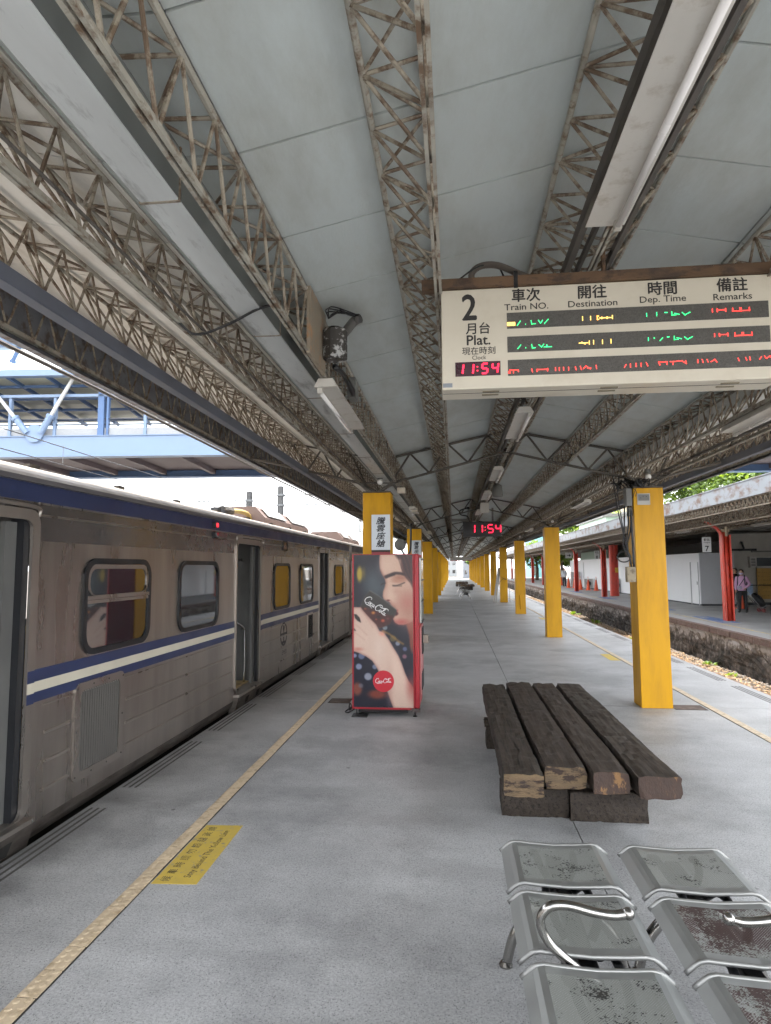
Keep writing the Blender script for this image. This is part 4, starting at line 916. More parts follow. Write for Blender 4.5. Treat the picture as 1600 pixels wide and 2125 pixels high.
# ================================================================== STEEL WAITING BENCHES
def perforated(name, rust):
    m = bpy.data.materials.new(name); m.use_nodes = True; N = m.node_tree.nodes; L = m.node_tree.links; b = N['Principled BSDF']
    tc = N.new('ShaderNodeTexCoord').outputs['Object']; pos = N.new('ShaderNodeNewGeometry').outputs['Position']
    mp = N.new('ShaderNodeMapping'); mp.inputs['Scale'].default_value = (1/.0072, 1/.0072, 0); mp.inputs['Rotation'].default_value = (0, 0, rad(45)); L.new(tc, mp.inputs['Vector'])
    fr = N.new('ShaderNodeVectorMath'); fr.operation = 'FRACTION'; L.new(mp.outputs[0], fr.inputs[0])
    sb = N.new('ShaderNodeVectorMath'); sb.operation = 'SUBTRACT'; sb.inputs[1].default_value = (.5, .5, 0); L.new(fr.outputs[0], sb.inputs[0])
    ln = N.new('ShaderNodeVectorMath'); ln.operation = 'LENGTH'; L.new(sb.outputs[0], ln.inputs[0])
    hole = N.new('ShaderNodeMath'); hole.operation = 'LESS_THAN'; hole.inputs[1].default_value = .19; L.new(ln.outputs['Value'], hole.inputs[0])
    no = N.new('ShaderNodeTexNoise'); no.inputs['Scale'].default_value = 7; no.inputs['Detail'].default_value = 8; no.inputs['Roughness'].default_value = .75; L.new(pos, no.inputs['Vector'])
    nf = N.new('ShaderNodeTexNoise'); nf.inputs['Scale'].default_value = 120; nf.inputs['Detail'].default_value = 3; L.new(pos, nf.inputs['Vector'])
    ad = N.new('ShaderNodeMath'); ad.operation = 'MULTIPLY_ADD'; ad.inputs[1].default_value = .55; L.new(nf.outputs['Fac'], ad.inputs[0]); L.new(no.outputs['Fac'], ad.inputs[2])
    mr = N.new('ShaderNodeMapRange'); th = .98-.26*rust; mr.inputs[1].default_value = th; mr.inputs[2].default_value = th+.03; L.new(ad.outputs[0], mr.inputs[0])
    mx = N.new('ShaderNodeMix'); mx.data_type = 'RGBA'; mx.inputs[6].default_value = (.27, .28, .26, 1); mx.inputs[7].default_value = (.075, .045, .04, 1) if rust > .5 else (.03, .03, .028, 1); L.new(mr.outputs[0], mx.inputs[0])
    L.new(mx.outputs[2], b.inputs['Base Color']); b.inputs['Metallic'].default_value = .35; b.inputs['Roughness'].default_value = .5
    tr = N.new('ShaderNodeBsdfTransparent'); ms = N.new('ShaderNodeMixShader'); L.new(hole.outputs[0], ms.inputs[0]); L.new(b.outputs[0], ms.inputs[1]); L.new(tr.outputs[0], ms.inputs[2]); L.new(ms.outputs[0], N['Material Output'].inputs['Surface'])
    return m
m_perf = [perforated('perforated_clean', .36), perforated('perforated_specked', .48), perforated('perforated_rusty', 1.0)]
m_seat = mat('brushed_seat_steel', (.36, .37, .36), .45, .75, var=.1, scale=6, rvar=.08)
m_roll = mat('polished_roll', (.33, .33, .32), .48, .8, var=.08, rvar=.06)
m_arm = mat('arm_chrome', (.34, .33, .315), .2, 1., var=.08, rvar=.05)
def seat_bench(xc, ys, label, group, perf, arm_side):
    """row of perforated seats along Y; xc = middle, ys = seat start values, seat 0.445 long"""
    t = thing('steel_bench', (xc, sum(ys)/len(ys)+.22, 0), label, 'bench', group)
    W = .257; zS = .425
    prof = [(-W, zS-.048), (-W+.016, zS-.034), (-W+.034, zS-.018), (-W+.052, zS-.006), (-W+.075, zS-.001), (-.12, zS-.006), (0, zS-.012), (.12, zS-.006), (W-.075, zS-.001), (W-.052, zS-.006), (W-.034, zS-.018), (W-.016, zS-.034), (W, zS-.048)]
    for k, y0 in enumerate(ys):
        y1 = y0+.432
        s = MB(); n = len(prof); ysub = [y0+.012, y0+.055, y1-.055, y1-.012]
        for i in range(n-1):
            for j in range(3):
                s.mi = 1 if (4 <= i < 8 and j == 1) else 0
                a, b = prof[i], prof[i+1]; s.poly([(xc+a[0], ysub[j], a[1]), (xc+b[0], ysub[j], b[1]), (xc+b[0], ysub[j+1], b[1]), (xc+a[0], ysub[j+1], a[1])])
        st = obj('seat', s, [m_seat, m_perf[perf[k % len(perf)]]], t)
        for yy in (y0+.008, y1-.008):
            obj('rolled_rim', MB().tube([(xc+p[0]*1.02, yy, p[1]-.003) for p in prof], .0095, 8), m_roll, st, smooth=True)
        br = MB()
        for dx in (-.10, .10): br.tube(spline([(xc+dx, y0-.03, zS-.07), (xc+dx*.9, y0+.04, zS-.045), (xc+dx*.8, y0+.12, zS-.06), (xc+dx*.5, y0+.16, zS-.10)], 4), .018, 6)
        for dx in (-.10, .10): br.tube(spline([(xc+dx, y1+.03, zS-.07), (xc+dx*.9, y1-.04, zS-.045), (xc+dx*.8, y1-.12, zS-.06), (xc+dx*.5, y1-.16, zS-.10)], 4), .018, 6)
        obj('bracket', br, m_black, st, smooth=True)
    ya, yb = min(ys)-.02, max(ys)+.46
    obj('beam', MB().box(xc-.035, xc+.035, ya, yb, .285, .345), m_black, t, bevel=.006)
    for yy in (ya+.38, yb-.33):
        for sg in (-1, 1):
            lg = MB().tube(spline([(xc, yy, .29), (xc+sg*.12, yy, .255), (xc+sg*.22, yy, .14), (xc+sg*.262, yy, .012)], 6), [.026]*7+[.024]*6+[.022]*6, 10)
            l_ = obj('leg', lg, m_arm, t, smooth=True); obj('foot_cap', MB().lathe([(.031, 0), (.031, .008), (.02, .022)], (xc+sg*.265, yy, 0), 12), m_arm, l_)
    # hooked armrests between the seats
    s_ = arm_side
    for ya_ in [y0-.028 for y0 in ys[1:]][1::2] if len(ys) > 2 else []:
        P = [(xc+s_*.02, ya_, .33), (xc+s_*-.07, ya_, .395), (xc+s_*-.155, ya_, .47), (xc+s_*-.185, ya_, .54), (xc+s_*-.155, ya_, .590), (xc+s_*-.09, ya_, .600), (xc+s_*.0, ya_, .582), (xc+s_*.07, ya_, .575), (xc+s_*.115, ya_, .582)]
        obj('armrest', MB().tube(spline(P, 6), .0165, 12), m_arm, t, smooth=True)
        obj('arm_tip', MB().ball((xc+s_*.12, ya_, .583), (.022, .0215, .021)), m_arm, t, smooth=True)
    return t
SY = [1.45, 1.935, 2.43, 2.925]
bench_l = seat_bench(.473, SY, 'perforated steel seat row nearest the tactile line, chrome hooked armrest', 'steel seat rows on the platform', [0, 1, 0, 1], 1)
bench_r = seat_bench(1.05, SY, 'perforated steel seat row with rusty brown seats at the right edge', 'steel seat rows on the platform', [2, 2, 2, 0], -1)
for k, (x, y, lab) in enumerate(((.66, 36.4, 'nearest of the distant steel seat rows down the platform'), (.60, 39.6, 'second of the distant steel seat rows down the platform'), (.50, 46.0, 'farthest steel seat row down the platform'))):
    copy_tree(bench_l, None, Vector((x, y, 0)), lab)

# ================================================================== TIMBER BENCH
def timber(name, c, c2):
    m = mat(name, c, .62, var=.35, scale=2.2, c2=c2, amt=.34, sharp=.12, scale2=5., stretch=(9, .55, 9), bump=.55, bscale=4., spec=.25, detail=9, rvar=.1); return m
m_tim = timber('dark_sleeper_timber', (.050, .039, .031), (.015, .013, .011)); m_tim2 = timber('worn_sleeper_timber', (.046, .035, .028), (.078, .060, .047))
m_end = mat('end_grain', (.155, .105, .058), .75, var=.35, scale=12, c2=(.035, .02, .014), amt=.42, sharp=.06, scale2=16, bump=.6, bscale=60, stretch=(.5, 1, 1.6))
m_end_d = mat('end_grain_dark', (.06, .036, .027), .7, var=.4, scale=9, c2=(.25, .14, .06), amt=.25, sharp=.05, scale2=9, bump=.6, bscale=50, stretch=(1.6, 1, .8))
def beam_mesh(x0, x1, y0, y1, z0, z1, seed, rough=.006, ny=46, nw=7, nh=5):
    """weathered beam with uneven arrises and checks, long axis Y"""
    r = random.Random(seed); mb = MB(); ring = []
    ph = [r.uniform(0, 6.28) for _ in range(8)]
    loop = []
    c_ = .009
    for i in range(nw): loop.append((x0+c_+(x1-x0-2*c_)*i/(nw-1), z1, 0, 1))
    for i in range(nh): loop.append((x1, z1-c_-(z1-z0-2*c_)*i/(nh-1), 1, 0))
    for i in range(nw): loop.append((x1-c_-(x1-x0-2*c_)*i/(nw-1), z0, 0, -1))
    for i in range(nh): loop.append((x0, z0+c_+(z1-z0-2*c_)*i/(nh-1), -1, 0))
    n = len(loop)
    for j in range(ny+1):
        y = y0+(y1-y0)*j/ny; b = len(mb.v)
        for i, (x, z, nx, nz) in enumerate(loop):
            edge = i in (0, nw-1, nw, nw+nh-1, nw+nh, 2*nw+nh-1, 2*nw+nh, n-1)
            d = rough*(math.sin(y*5.1+ph[i % 8])*.4+math.sin(y*13+ph[(i*3) % 8]*2)*.3+r.uniform(-.5, .5)) - (r.random() < .12)*rough*1.2*edge - .004*edge*(1+math.sin(y*3+ph[i % 8]))
            if nz == 1 and r.random() < .04: d -= rough*1.5
            mb.v.append((x+nx*d+(0 if not edge else -.0), y+(r.uniform(-.006, .006) if j in (0, ny) else 0), z+nz*d))
        ring.append(b)
    for j in range(ny):
        for i in range(n): k = (i+1) % n; mb.face(ring[j]+i, ring[j]+k, ring[j+1]+k, ring[j+1]+i)
    mb.mi = 1; mb.face(*[ring[0]+i for i in range(n)]); mb.face(*[ring[-1]+i for i in range(n-1, -1, -1)])
    return mb
tb = thing('timber_bench', (.89, 6.1, 0), 'low bench of four dark railway sleepers laid on timber blocks', 'bench', 'sleeper benches on the platform')
zt = .42
for k, (xa, xb, ya, yb, m, e_) in enumerate(((.312, .572, 4.40, 7.68, m_tim, m_end), (.604, .888, 4.58, 7.83, m_tim2, m_end), (.912, 1.155, 4.50, 7.80, m_tim2, m_end_d), (1.192, 1.468, 4.44, 7.80, m_tim, m_end_d))):
    mb = beam_mesh(xa, xb, ya, yb, zt-.145, zt+random.uniform(-.004, .004), 11+k, .0055)
    if k == 3: mb.xf(Matrix.Translation((.0, 0, 0)))
    obj('sleeper', mb, [m, e_], tb, smooth=False)
def block(x0, x1, y0, y1, z0, z1, seed):
    mb = beam_mesh(y0, y1, -x1, -x0, z0, z1, seed, .004, 16); mb.v = [(-p[1], p[0], p[2]) for p in mb.v]; return mb
for k, (x0, x1, y0, y1, z0, z1) in enumerate(((.325, .795, 4.79, 5.02, 0, .205), (.802, 1.335, 4.74, 4.97, 0, .205), (.33, 1.33, 4.80, 5.02, .208, .272), (.30, .80, 6.47, 6.72, 0, .2), (.81, 1.33, 6.47, 6.70, 0, .2), (.285, 1.34, 6.52, 6.70, .203, .272))):
    obj('support_block', block(x0, x1, y0, y1, z0, z1, 40+k), [m_tim, m_tim], tb)
copy_tree(tb, None, Vector((1.05, 52.5, 0)), 'nearer distant sleeper bench far down the platform behind the steel seats')
copy_tree(tb, None, Vector((.75, 62.0, 0)), 'farther distant sleeper bench far down the platform')

# ================================================================== FLOOR SIGNS, COVERS
m_fy = mat('floor_yellow', (.62, .45, .075), .6, var=.12, scale=8, c2=(.30, .27, .2), amt=.22, sharp=.12, scale2=22)
m_fk = mat('worn_black_letters', (.10, .085, .05), .7, c2=(.45, .32, .07), amt=.36, scale=10, scale2=26, sharp=.1)
fs = thing('floor_sign', (-1.62, 4.02, 0), 'yellow painted floor notice beside the tactile line with worn black characters', 'floor sign')
obj('painted_patch', MB().prism([(-1.757, 3.605, .0005), (-1.492, 3.622, .0005), (-1.50, 4.445, .0005), (-1.757, 4.43, .0005)], (0, 0, .002)), m_fy, fs)
for i, ch in enumerate('候車時請勿超越黃線'):
    text(ch, .066, m_fk, fs, (-1.695, 3.665+i*.088, .0027), Y_, (-1, 0, 0), bold=.0)
text('Stay Behind The Yellow Line', .062, m_fk, fs, (-1.575, 4.02, .0027), Y_, (-1, 0, 0), bold=.004, xs=.92)
for k, (y, lab) in enumerate(((12.7, 'faded yellow floor patch by the right-hand tactile line past the nearest pillar'), (22.3, 'small pale yellow floor patch by the right-hand line near the second pillar'))):
    tag(obj('floor_patch', MB().prism([(2.98, y, .0005), (3.17, y, .0005), (3.17, y+.9, .0005), (2.98, y+.9, .0005)], (0, 0, .002)), m_fy), lab, 'floor sign', 'faded patches by the right-hand line')
m_cov = mat('rusty_cover', (.105, .075, .06), .7, c2=(.2, .15, .12), amt=.35)
for (x0, x1, y0, y1, lab) in ((-1.70, -1.43, 8.47, 8.75, 'brown steel drain cover in the floor left of the vending machine'), (2.77, 3.14, 8.45, 8.71, 'brown steel drain cover at the foot of the nearest right pillar')):
    t = thing('drain_cover', ((x0+x1)/2, (y0+y1)/2, 0), lab, 'drain cover', 'floor drain covers')
    obj('lid', MB().box(x0, x1, y0, y1, -.01, .0035), m_cov, t); obj('rim', MB().ring([(x0-.012, y0-.012, .0005), (x1+.012, y0-.012, .0005), (x1+.012, y1+.012, .0005), (x0-.012, y1+.012, .0005)], [(x0-.003, y0-.003, .0005), (x1+.003, y0-.003, .0005), (x1+.003, y1+.003, .0005), (x0-.003, y1+.003, .0005)], (0, 0, .0022)), m_gap, t)

# ================================================================== DEPARTURE BOARD
m_board = mat('cream_enamel', (.56, .51, .415), .45, var=.05, scale=2, c2=(.48, .42, .33), amt=.15, sharp=.3)
m_boardtxt = mat('board_black', (.02, .018, .017), .55)
m_led = mat('led_matrix', (.075, .070, .062), .6, var=.5, scale=160)
by = 3.15; X0, X1, ZB, ZT = -.046, 1.60, 2.705, 3.232
db = thing('departure_board', (.78, by+.1, ZB), 'cream hanging departure board for platform 2 with LED rows and clock', 'departure board')
obj('housing', MB().box(X0, X1, by, by+.2, ZB, ZT), m_board, db, bevel=.006)
obj('bottom_seam', MB().box(X0+.002, X1-.002, by+.075, by+.079, ZB-.0012, ZB+.001), m_boardtxt, db)
for x in (.16, .75, 1.33):
    for yy in (by+.045, by+.105): obj('hinge', MB().box(x, x+.085, yy, yy+.012, ZB-.005, ZB), mat('brass_dull', (.22, .19, .13), .5, .5), db)
q = 0.00236
def bt(s, x, z, size, bold=.01, xs=1.): text(s, size, m_boardtxt, db, (x, by-.0006, z), X_, Z_, bold=bold, xs=xs)
for s, e, x in (('車次', 'Train NO.', .386), ('開往', 'Destination', .715), ('時間', 'Dep. Time', 1.055), ('備註', 'Remarks', 1.385)):
    bt(s, x, 3.186, .074, .022); bt(e, x, 3.125, .047, .010, 1.12)
bt('2', .098, 3.135, .19, .022, .85); bt('月台', .140, 3.022, .064, .018); bt('Plat.', .142, 2.960, .074, .018); bt('現在時刻', .142, 2.904, .043, .008); bt('Clock', .144, 2.868, .030, .006)
LEDR = [(2.986+.032, 3.094), (2.886+.005, 2.967), (2.762, 2.842)]
LEDR = [(3.012, 3.095), (2.888, 2.970), (2.766, 2.848)]
for z0, z1 in LEDR: obj('led_panel', MB().box(.287, 1.548, by-.0025, by+.001, z0, z1), m_led, db)
cg, cy_, cr_ = emit('led_green', (.03, .75, .22), .9), emit('led_amber', (.9, .55, .12), 1.1), emit('led_red', (.95, .05, .04), .9)
K = .001032
def leds(row, col, segs, name):
    z1 = LEDR[row][1]; mb = MB()
    for x0, y0, x1, y1 in segs:
        n = max(1, int(round(math.hypot(x1-x0, y1-y0)/5.2)))
        for i in range(n+1 if n > 1 or (x0, y0) != (x1, y1) else 1):
            t = i/max(n, 1); x = .287+(x0+(x1-x0)*t)*K; z = z1-(y0+(y1-y0)*t)*K; h = .0019
            mb.box(x-h, x+h, by-.0042, by-.003, z-h, z+h)
    tag(obj(name, mb, col, db), kind='stuff')
blk = [(3, y, 38, y) for y in (50, 55, 60, 65)]
leds(0, cy_, blk+[(364,38,364,55),(402,38,402,55),(434,38,434,55),(434,55,440,55),(434,38,440,38),(445,48,500,48),(455,44,455,52),(480,44,480,52),(505,38,505,55)], 'amber_digits')
leds(0, cg, [(50,66,65,45),(90,62,90,62),(117,45,120,62),(120,62,138,62),(153,45,162,60),(165,58,172,46),(182,62,200,42),(665,36,665,50),(712,34,712,50),(750,36,760,36),(782,34,782,50),(782,50,800,50),(795,42,815,48),(830,40,842,52),(842,52,865,40)], 'green_digits')
leds(0, cr_, [(968,30,968,44),(990,36,1025,36),(990,30,990,44),(1028,30,1028,44),(1060,30,1060,44),(1060,44,1090,44),(1092,30,1092,44),(1098,44,1135,44),(1098,30,1098,44),(1135,30,1135,44)], 'red_marks')
leds(1, cy_, [(344,48,385,48),(356,44,372,54),(392,40,392,56),(412,38,412,55),(454,38,454,55),(494,36,494,54)], 'amber_digits')
leds(1, cg, [(50,62,65,45),(88,60,88,60),(117,45,120,62),(120,62,134,62),(152,48,164,60),(165,58,175,46),(176,60,212,60),(190,50,190,58),(668,36,668,50),(695,38,696,40),(722,52,734,40),(756,36,764,36),(788,34,788,50),(788,50,806,50),(800,42,820,48),(836,40,848,52),(848,52,870,40)], 'green_digits')
leds(1, cr_, [(972,30,972,44),(994,36,1030,36),(994,30,994,44),(1032,30,1032,44),(1064,30,1064,44),(1064,44,1094,44),(1096,30,1096,44),(1102,44,1140,44),(1102,30,1102,44),(1140,30,1140,44)], 'red_marks')
r3 = [(4,58,4,66),(10,52,50,52),(10,52,10,66),(26,56,26,66),(50,56,50,60),(115,50,118,64),(140,54,190,54),(140,54,140,64),(190,50,190,62),(228,48,228,62),(246,48,246,62),(266,48,266,62),(290,48,290,62),(322,48,326,62),(346,46,350,62),(360,58,372,46),(374,46,392,60),(380,56,395,56),(420,44,422,60),(552,60,560,46),(580,44,580,60),(606,42,606,58),(630,42,630,58),(654,40,660,56),(712,40,750,40),(712,40,716,54),(748,42,748,52),(764,40,790,40),(776,42,776,54),(796,38,820,38),(820,40,838,52),(835,38,835,50),(890,36,890,50),(910,36,914,50),(932,36,936,48),(950,48,966,38),(968,38,976,50),(1072,36,1076,48),(1106,34,1110,46),(1124,32,1126,46),(1168,44,1176,34),(1190,30,1196,40),(1200,42,1212,32),(1214,32,1226,46)]
leds(2, cr_, r3, 'red_message')
obj('clock_window', MB().box(.022, .250, by-.0025, by+.001, 2.772, 2.846), mat('clock_maroon', (.035, .004, .012), .3), db)
SEG = {'a': ((0, 1), (1, 1)), 'b': ((1, 1), (1, .5)), 'c': ((1, .5), (1, 0)), 'd': ((0, 0), (1, 0)), 'e': ((0, 0), (0, .5)), 'f': ((0, .5), (0, 1)), 'g': ((0, .5), (1, .5))}
DIG = {'1': 'bc', '5': 'afgcd', '4': 'fgbc'}
def seven(mb, s, x, z, w_, h, pitch, t, y, slant=.12):
    for ch in s:
        if ch == ':':
            for k in (.3, .7): mb.box(x-t*.4, x+t*.4, y, y+.002, z+h*k-t*.4, z+h*k+t*.4)
            x += pitch*.38; continue
        for g_ in DIG[ch]:
            (a, b), (c, d) = SEG[g_]; p0 = Vector((x+a*w_+slant*h*b, y, z+b*h)); p1 = Vector((x+c*w_+slant*h*d, y, z+d*h)); dd = (p1-p0)*.08
            mb.flat(p0+dd, p1-dd, .002, t, (0, 1, 0)) if False else mb.bar(p0+dd, p1-dd, t*.55, 6)
        x += pitch
sg = MB(); seven(sg, '11:54', .03, 2.784, .028, .050, .052, .0085, by-.004)
obj('clock_digits', sg, emit('clock_red', (1., .02, .06), .75), db)
obj('maker_label', MB().box(X0+.004, X0+.052, by-.001, by+.001, ZB+.012, ZB+.034), mat('maker_label', (.22, .24, .27), .5), db)
m_rustbeam = mat('rusty_beam', (.115, .066, .035), .75, var=.35, scale=6, c2=(.05, .03, .02), amt=.4, stretch=(.6, 1, 1))
hb = thing('hanger_beam', (.75, by, 3.235), 'rusty brown angle iron carrying the departure board', 'beam')
a_ = MB(); a_.box(-.145, 1.72, by-.01, by+.045, 3.2345, 3.24); a_.box(-.145, 1.72, by+.041, by+.046, 3.241, 3.30); a_.box(-.145, 1.72, by-.012, by-.006, 3.2405, 3.288); obj('angle', a_, m_rustbeam, hb)
obj('black_strap', MB().box(.325, .345, by-.016, by-.0125, 3.22, 3.31), m_black, hb)
for x in (-.04, .78, 1.55): obj('hanger_rod', MB().bar((x, by+.02, 3.24), (x, by+.02, 3.40 if x == .78 else 3.26), .012, 6), m_rustbeam, hb)
tag(obj('bent_conduit', MB().tube(spline([(.15, by+.25, 3.33), (.12, by+.24, 3.42), (.17, by+.22, 3.46), (.26, by+.18, 3.44), (.36, by+.12, 3.36), (.42, by+.1, 3.32)], 6), .018, 8), mat('conduit_brown', (.12, .10, .085), .6), smooth=True), 'bent grey conduit arching above the left end of the departure board', 'conduit')
tag(obj('thin_cable', MB().tube(spline([(-.06, by+.2, 3.30), (.05, by+.2, 3.38), (.16, by+.2, 3.45), (.26, by+.19, 3.44), (.30, by+.15, 3.33)], 6), .005, 5), m_black, smooth=True), 'thin black cable looping above the departure board', 'cable')

# ================================================================== LED CLOCK further on
ck = thing('platform_clock', (.81, 18, 2.68), 'black hanging LED clock showing 11:54 far along the platform', 'clock')
obj('case', MB().box(.275, 1.345, 18, 18.14, 2.675, 3.105), mat('clock_case', (.02, .02, .022), .4), ck, bevel=.01)
sg = MB(); seven(sg, '11:54', .47, 2.79, .135, .22, .215, .03, 17.992, .02); obj('digits', sg, emit('clock_red', (1., .02, .06), .75), ck)
hp = MB(); 
for x in (.45, 1.12): hp.bar((x, 18.07, 3.105), (x, 18.07, 3.50), .03, 8)
hp.box(-.05, .45, 18.05, 18.1, 3.12, 3.2)
obj('hanger', hp, m_grey, ck)
obj('loop_cable', MB().tube(spline([(.46, 17.9, 3.10), (.40, 17.9, 3.25), (.22, 17.9, 3.30), (.2, 17.9, 3.42), (.45, 17.9, 3.5)], 6), .02, 6), m_black, ck, smooth=True)

# ================================================================== TUBE LIGHTS (switched off)
m_lamp = mat('lamp_enamel', (.50, .475, .43), .4, var=.08, c2=(.32, .27, .21), amt=.2, sharp=.2); m_tubeglass = mat('lamp_tube', (.72, .70, .68), .2, var=.04)
def tube_light(x, y0, z, label, L_=1.24, side=1, group='switched-off tube lights under the canopy', w_=.075):
    t = thing('tube_light', (x, y0+L_/2, z), label, 'light', group)
    h = MB(); P = [(-w_, 0), (w_, 0), (w_*.62, .055), (-w_*.62, .055)]
    h.prism([(x+a, y0, z+b) for a, b in P], (0, L_, 0)); obj('housing', h, m_lamp, t, bevel=.004)
    xt = x+side*w_*.55
    obj('tube', MB().bar((xt, y0+.05, z-.022), (xt, y0+L_-.05, z-.022), .0145, 10), m_tubeglass, t, smooth=True)
    for yy in (y0+.02, y0+L_-.05): obj('socket', MB().box(xt-.015, xt+.015, yy, yy+.03, z-.036, z-.001), m_lamp, t)
    for yy in (y0+.2, y0+L_-.2): obj('hanger', MB().bar((x, yy, z+.05), (x, yy, z+.13), .008, 6), m_grey, t)
    return t
NM = ['first', 'second', 'third', 'fourth', 'fifth', 'sixth', 'seventh', 'eighth']
for k, y in enumerate((1.50, 5.9, 9.4, 12.4, 16.4, 20.6)):
    tube_light(.685, y, 3.30 if k == 0 else 3.255, '%s tube light along the ridge girder, counted from the viewer' % NM[k], side=1, w_=.085)
for k, y in enumerate((3.78, 12.0, 20.2)):
    tube_light(-.785, y, 2.935, '%s tube light along the girder above the vending machine' % NM[k], side=-1)
for k, y in enumerate((4.35, 11.3, 19.4)):
    tube_light(2.36, y, 2.94, '%s tube light along the girder above the right-hand pillars' % NM[k], side=1)
# small fittings near the left pillars
for k, (x, y) in enumerate(((-.76, 9.15), (-.76, 12.3))):
    o = obj('flood_lamp', MB().box(x-.06, x+.06, y, y+.10, 2.90, 2.985), mat('lamp_cream', (.62, .56, .46), .4), bevel=.008); tag(o, '%s small cream flood lamp box under the girder by the left pillars' % ('nearer' if k == 0 else 'farther'), 'lamp', 'flood lamp boxes')
for side, xx in (('right-hand', 2.56), ('train-side', -1.05)):
    for k in range(3):
        t = thing('globe_lamp', (xx+.02, ROW[k], 2.95), '%s white globe lamp above the %s pillars' % (['nearest', 'middle', 'farthest'][k], side), 'lamp', 'globe lamps on pillar tops')
        obj('globe', MB().ball((xx+.04, ROW[k]-.05, 3.0), .042), mat('opal_globe', (.75, .73, .69), .3), t, smooth=True); obj('neck', MB().lathe([(.04, 3.045), (.03, 3.10)], (xx+.04, ROW[k]-.05, 0), 10), m_grey, t)
# loudspeaker group on the left girder
sp = thing('loudspeaker', (-.77, 3.75, 3.1), 'flaking black loudspeaker drum on a mounting board by the left girder', 'loudspeaker')
obj('mounting_board', MB().box(-.792, -.772, 3.30, 3.72, 2.985, 3.37), mat('tan_board', (.26, .215, .16), .7, c2=(.36, .2, .1), amt=.3), sp)
obj('drum', MB().lathe([(.055, 3.06), (.075, 3.07), (.075, 3.24), (.05, 3.26)], (-.70, 3.66, 0), 14), mat('flaked_paint', (.05, .045, .04), .6, c2=(.45, .45, .44), amt=.42, sharp=.05, scale=8, scale2=18), sp, smooth=False)
obj('horn_pipe', MB().tube(spline([(-.68, 3.72, 3.22), (-.64, 3.74, 3.28), (-.60, 3.76, 3.34), (-.56, 3.74, 3.35)], 6), .03, 10), mat('pipe_dark', (.10, .095, .09), .6), sp, smooth=True)
wr = MB()
for k in range(6): a = k*.9; wr.tube(spline([(-.73, 3.6, 3.3), (-.70+.04*math.cos(a), 3.62+.05*math.sin(a), 3.36), (-.63+.02*k*.5, 3.7, 3.36), (-.57, 3.74, 3.36)], 5), .004, 5)
wr.tube(spline([(-.72, 3.75, 3.05), (-.70, 3.95, 3.06), (-.68, 4.15, 3.02), (-.70, 4.35, 3.04), (-.74, 4.45, 3.12)], 6), .018, 8)
obj('wiring', wr, m_black, sp, smooth=True)
obj('junction_box', MB().box(-.76, -.70, 4.45, 4.6, 3.05, 3.2), m_grey, sp)
tag(obj('slack_cable', MB().tube(spline([(-1.36, 2.9, 3.04), (-1.28, 2.95, 2.98), (-1.1, 2.9, 3.0), (-.93, 2.85, 3.05), (-.82, 2.82, 3.06)], 6), .0065, 6), m_black, smooth=True), 'slack black cable crossing under the left box gutter', 'cable')
# camera dome and bell on the ridge, hose beside the second left pillar
t = thing('bell_speaker', (.78, 11.6, 3.1), 'dark bell-shaped speaker hanging under the ridge girder', 'loudspeaker'); obj('bell', MB().lathe([(.03, 3.33), (.08, 3.30), (.10, 3.12), (.085, 3.09)], (.82, 11.6, 0), 14), m_grey, t, smooth=True); obj('stem', MB().bar((.82, 11.6, 3.32), (.82, 11.6, 3.42), .02, 8), m_grey, t)
t = thing('pa_speaker', (.70, 14.5, 3.0), 'cream box speaker hanging below the ridge beyond the bell speaker', 'loudspeaker'); obj('box', MB().box(.62, .82, 14.4, 14.6, 3.05, 3.28), m_lamp, t, bevel=.01); obj('stem', MB().bar((.72, 14.5, 3.28), (.72, 14.5, 3.40), .015, 6), m_grey, t)
t = thing('round_mirror', (-.72, 15.6, 2.3), 'round grey mirror beside the second train-side pillar', 'mirror'); obj('dish', MB().lathe([(.02, 15.72), (.14, 15.70), (.15, 15.67), (.13, 15.655)], (-.98+.32-.72+.05, 0, 2.38), 18, 'y'), m_grey, t, smooth=True); obj('hook', MB().tube(spline([(-1.33, 15.7, 2.3), (-1.2, 15.7, 2.12), (-1.08, 15.7, 2.25), (-1.06, 15.7, 2.9)], 6), .025, 8), m_black, t, smooth=True)
# far hanging sign at the end of the roof
t = thing('end_sign', (.75, 86, 2.9), 'long grey hanging sign near the far end of the platform roof', 'sign'); obj('panel', MB().box(-.5, 2.4, 86, 86.1, 2.75, 3.25), mat('sign_grey', (.33, .33, .32), .6), t); obj('red_edge', MB().box(-.5, 2.4, 85.98, 85.999, 2.72, 2.80), mat('dull_red', (.3, .06, .07), .6), t)

# ================================================================== OPPOSITE PLATFORM: canopy, columns, hoarding
oc = thing('opposite_canopy', (12, 55, 3.0), 'old canopy over the opposite platform with rust-streaked pale fascia', 'canopy')
m_ofas = mat('rusty_fascia', (.25, .265, .28), .6, var=.10, scale=1.2, c2=(.14, .07, .04), amt=.38, sharp=.14, scale2=1.7, stretch=(1, .8, 1.6), detail=8)
m_ogrey = mat('opposite_ceiling', (.26, .25, .235), .8, var=.25, scale=1.2); m_olat = mat('opposite_lattice', (.20, .175, .13), .65, var=.3, scale=6, c2=(.10, .06, .035), amt=.5)
OY0, OY1 = 8., 112.
y = OY0
while y < OY1:
    ln = 3.0
    obj('fascia_sheet', MB().box(7.61, 7.625, y+.006, min(y+ln, OY1), 3.60+random.uniform(-.008, .008), 4.02), m_ofas, oc); y += ln
obj('fascia_cap', MB().box(7.58, 7.69, OY0, OY1, 4.021, 4.05), m_ofas, oc)
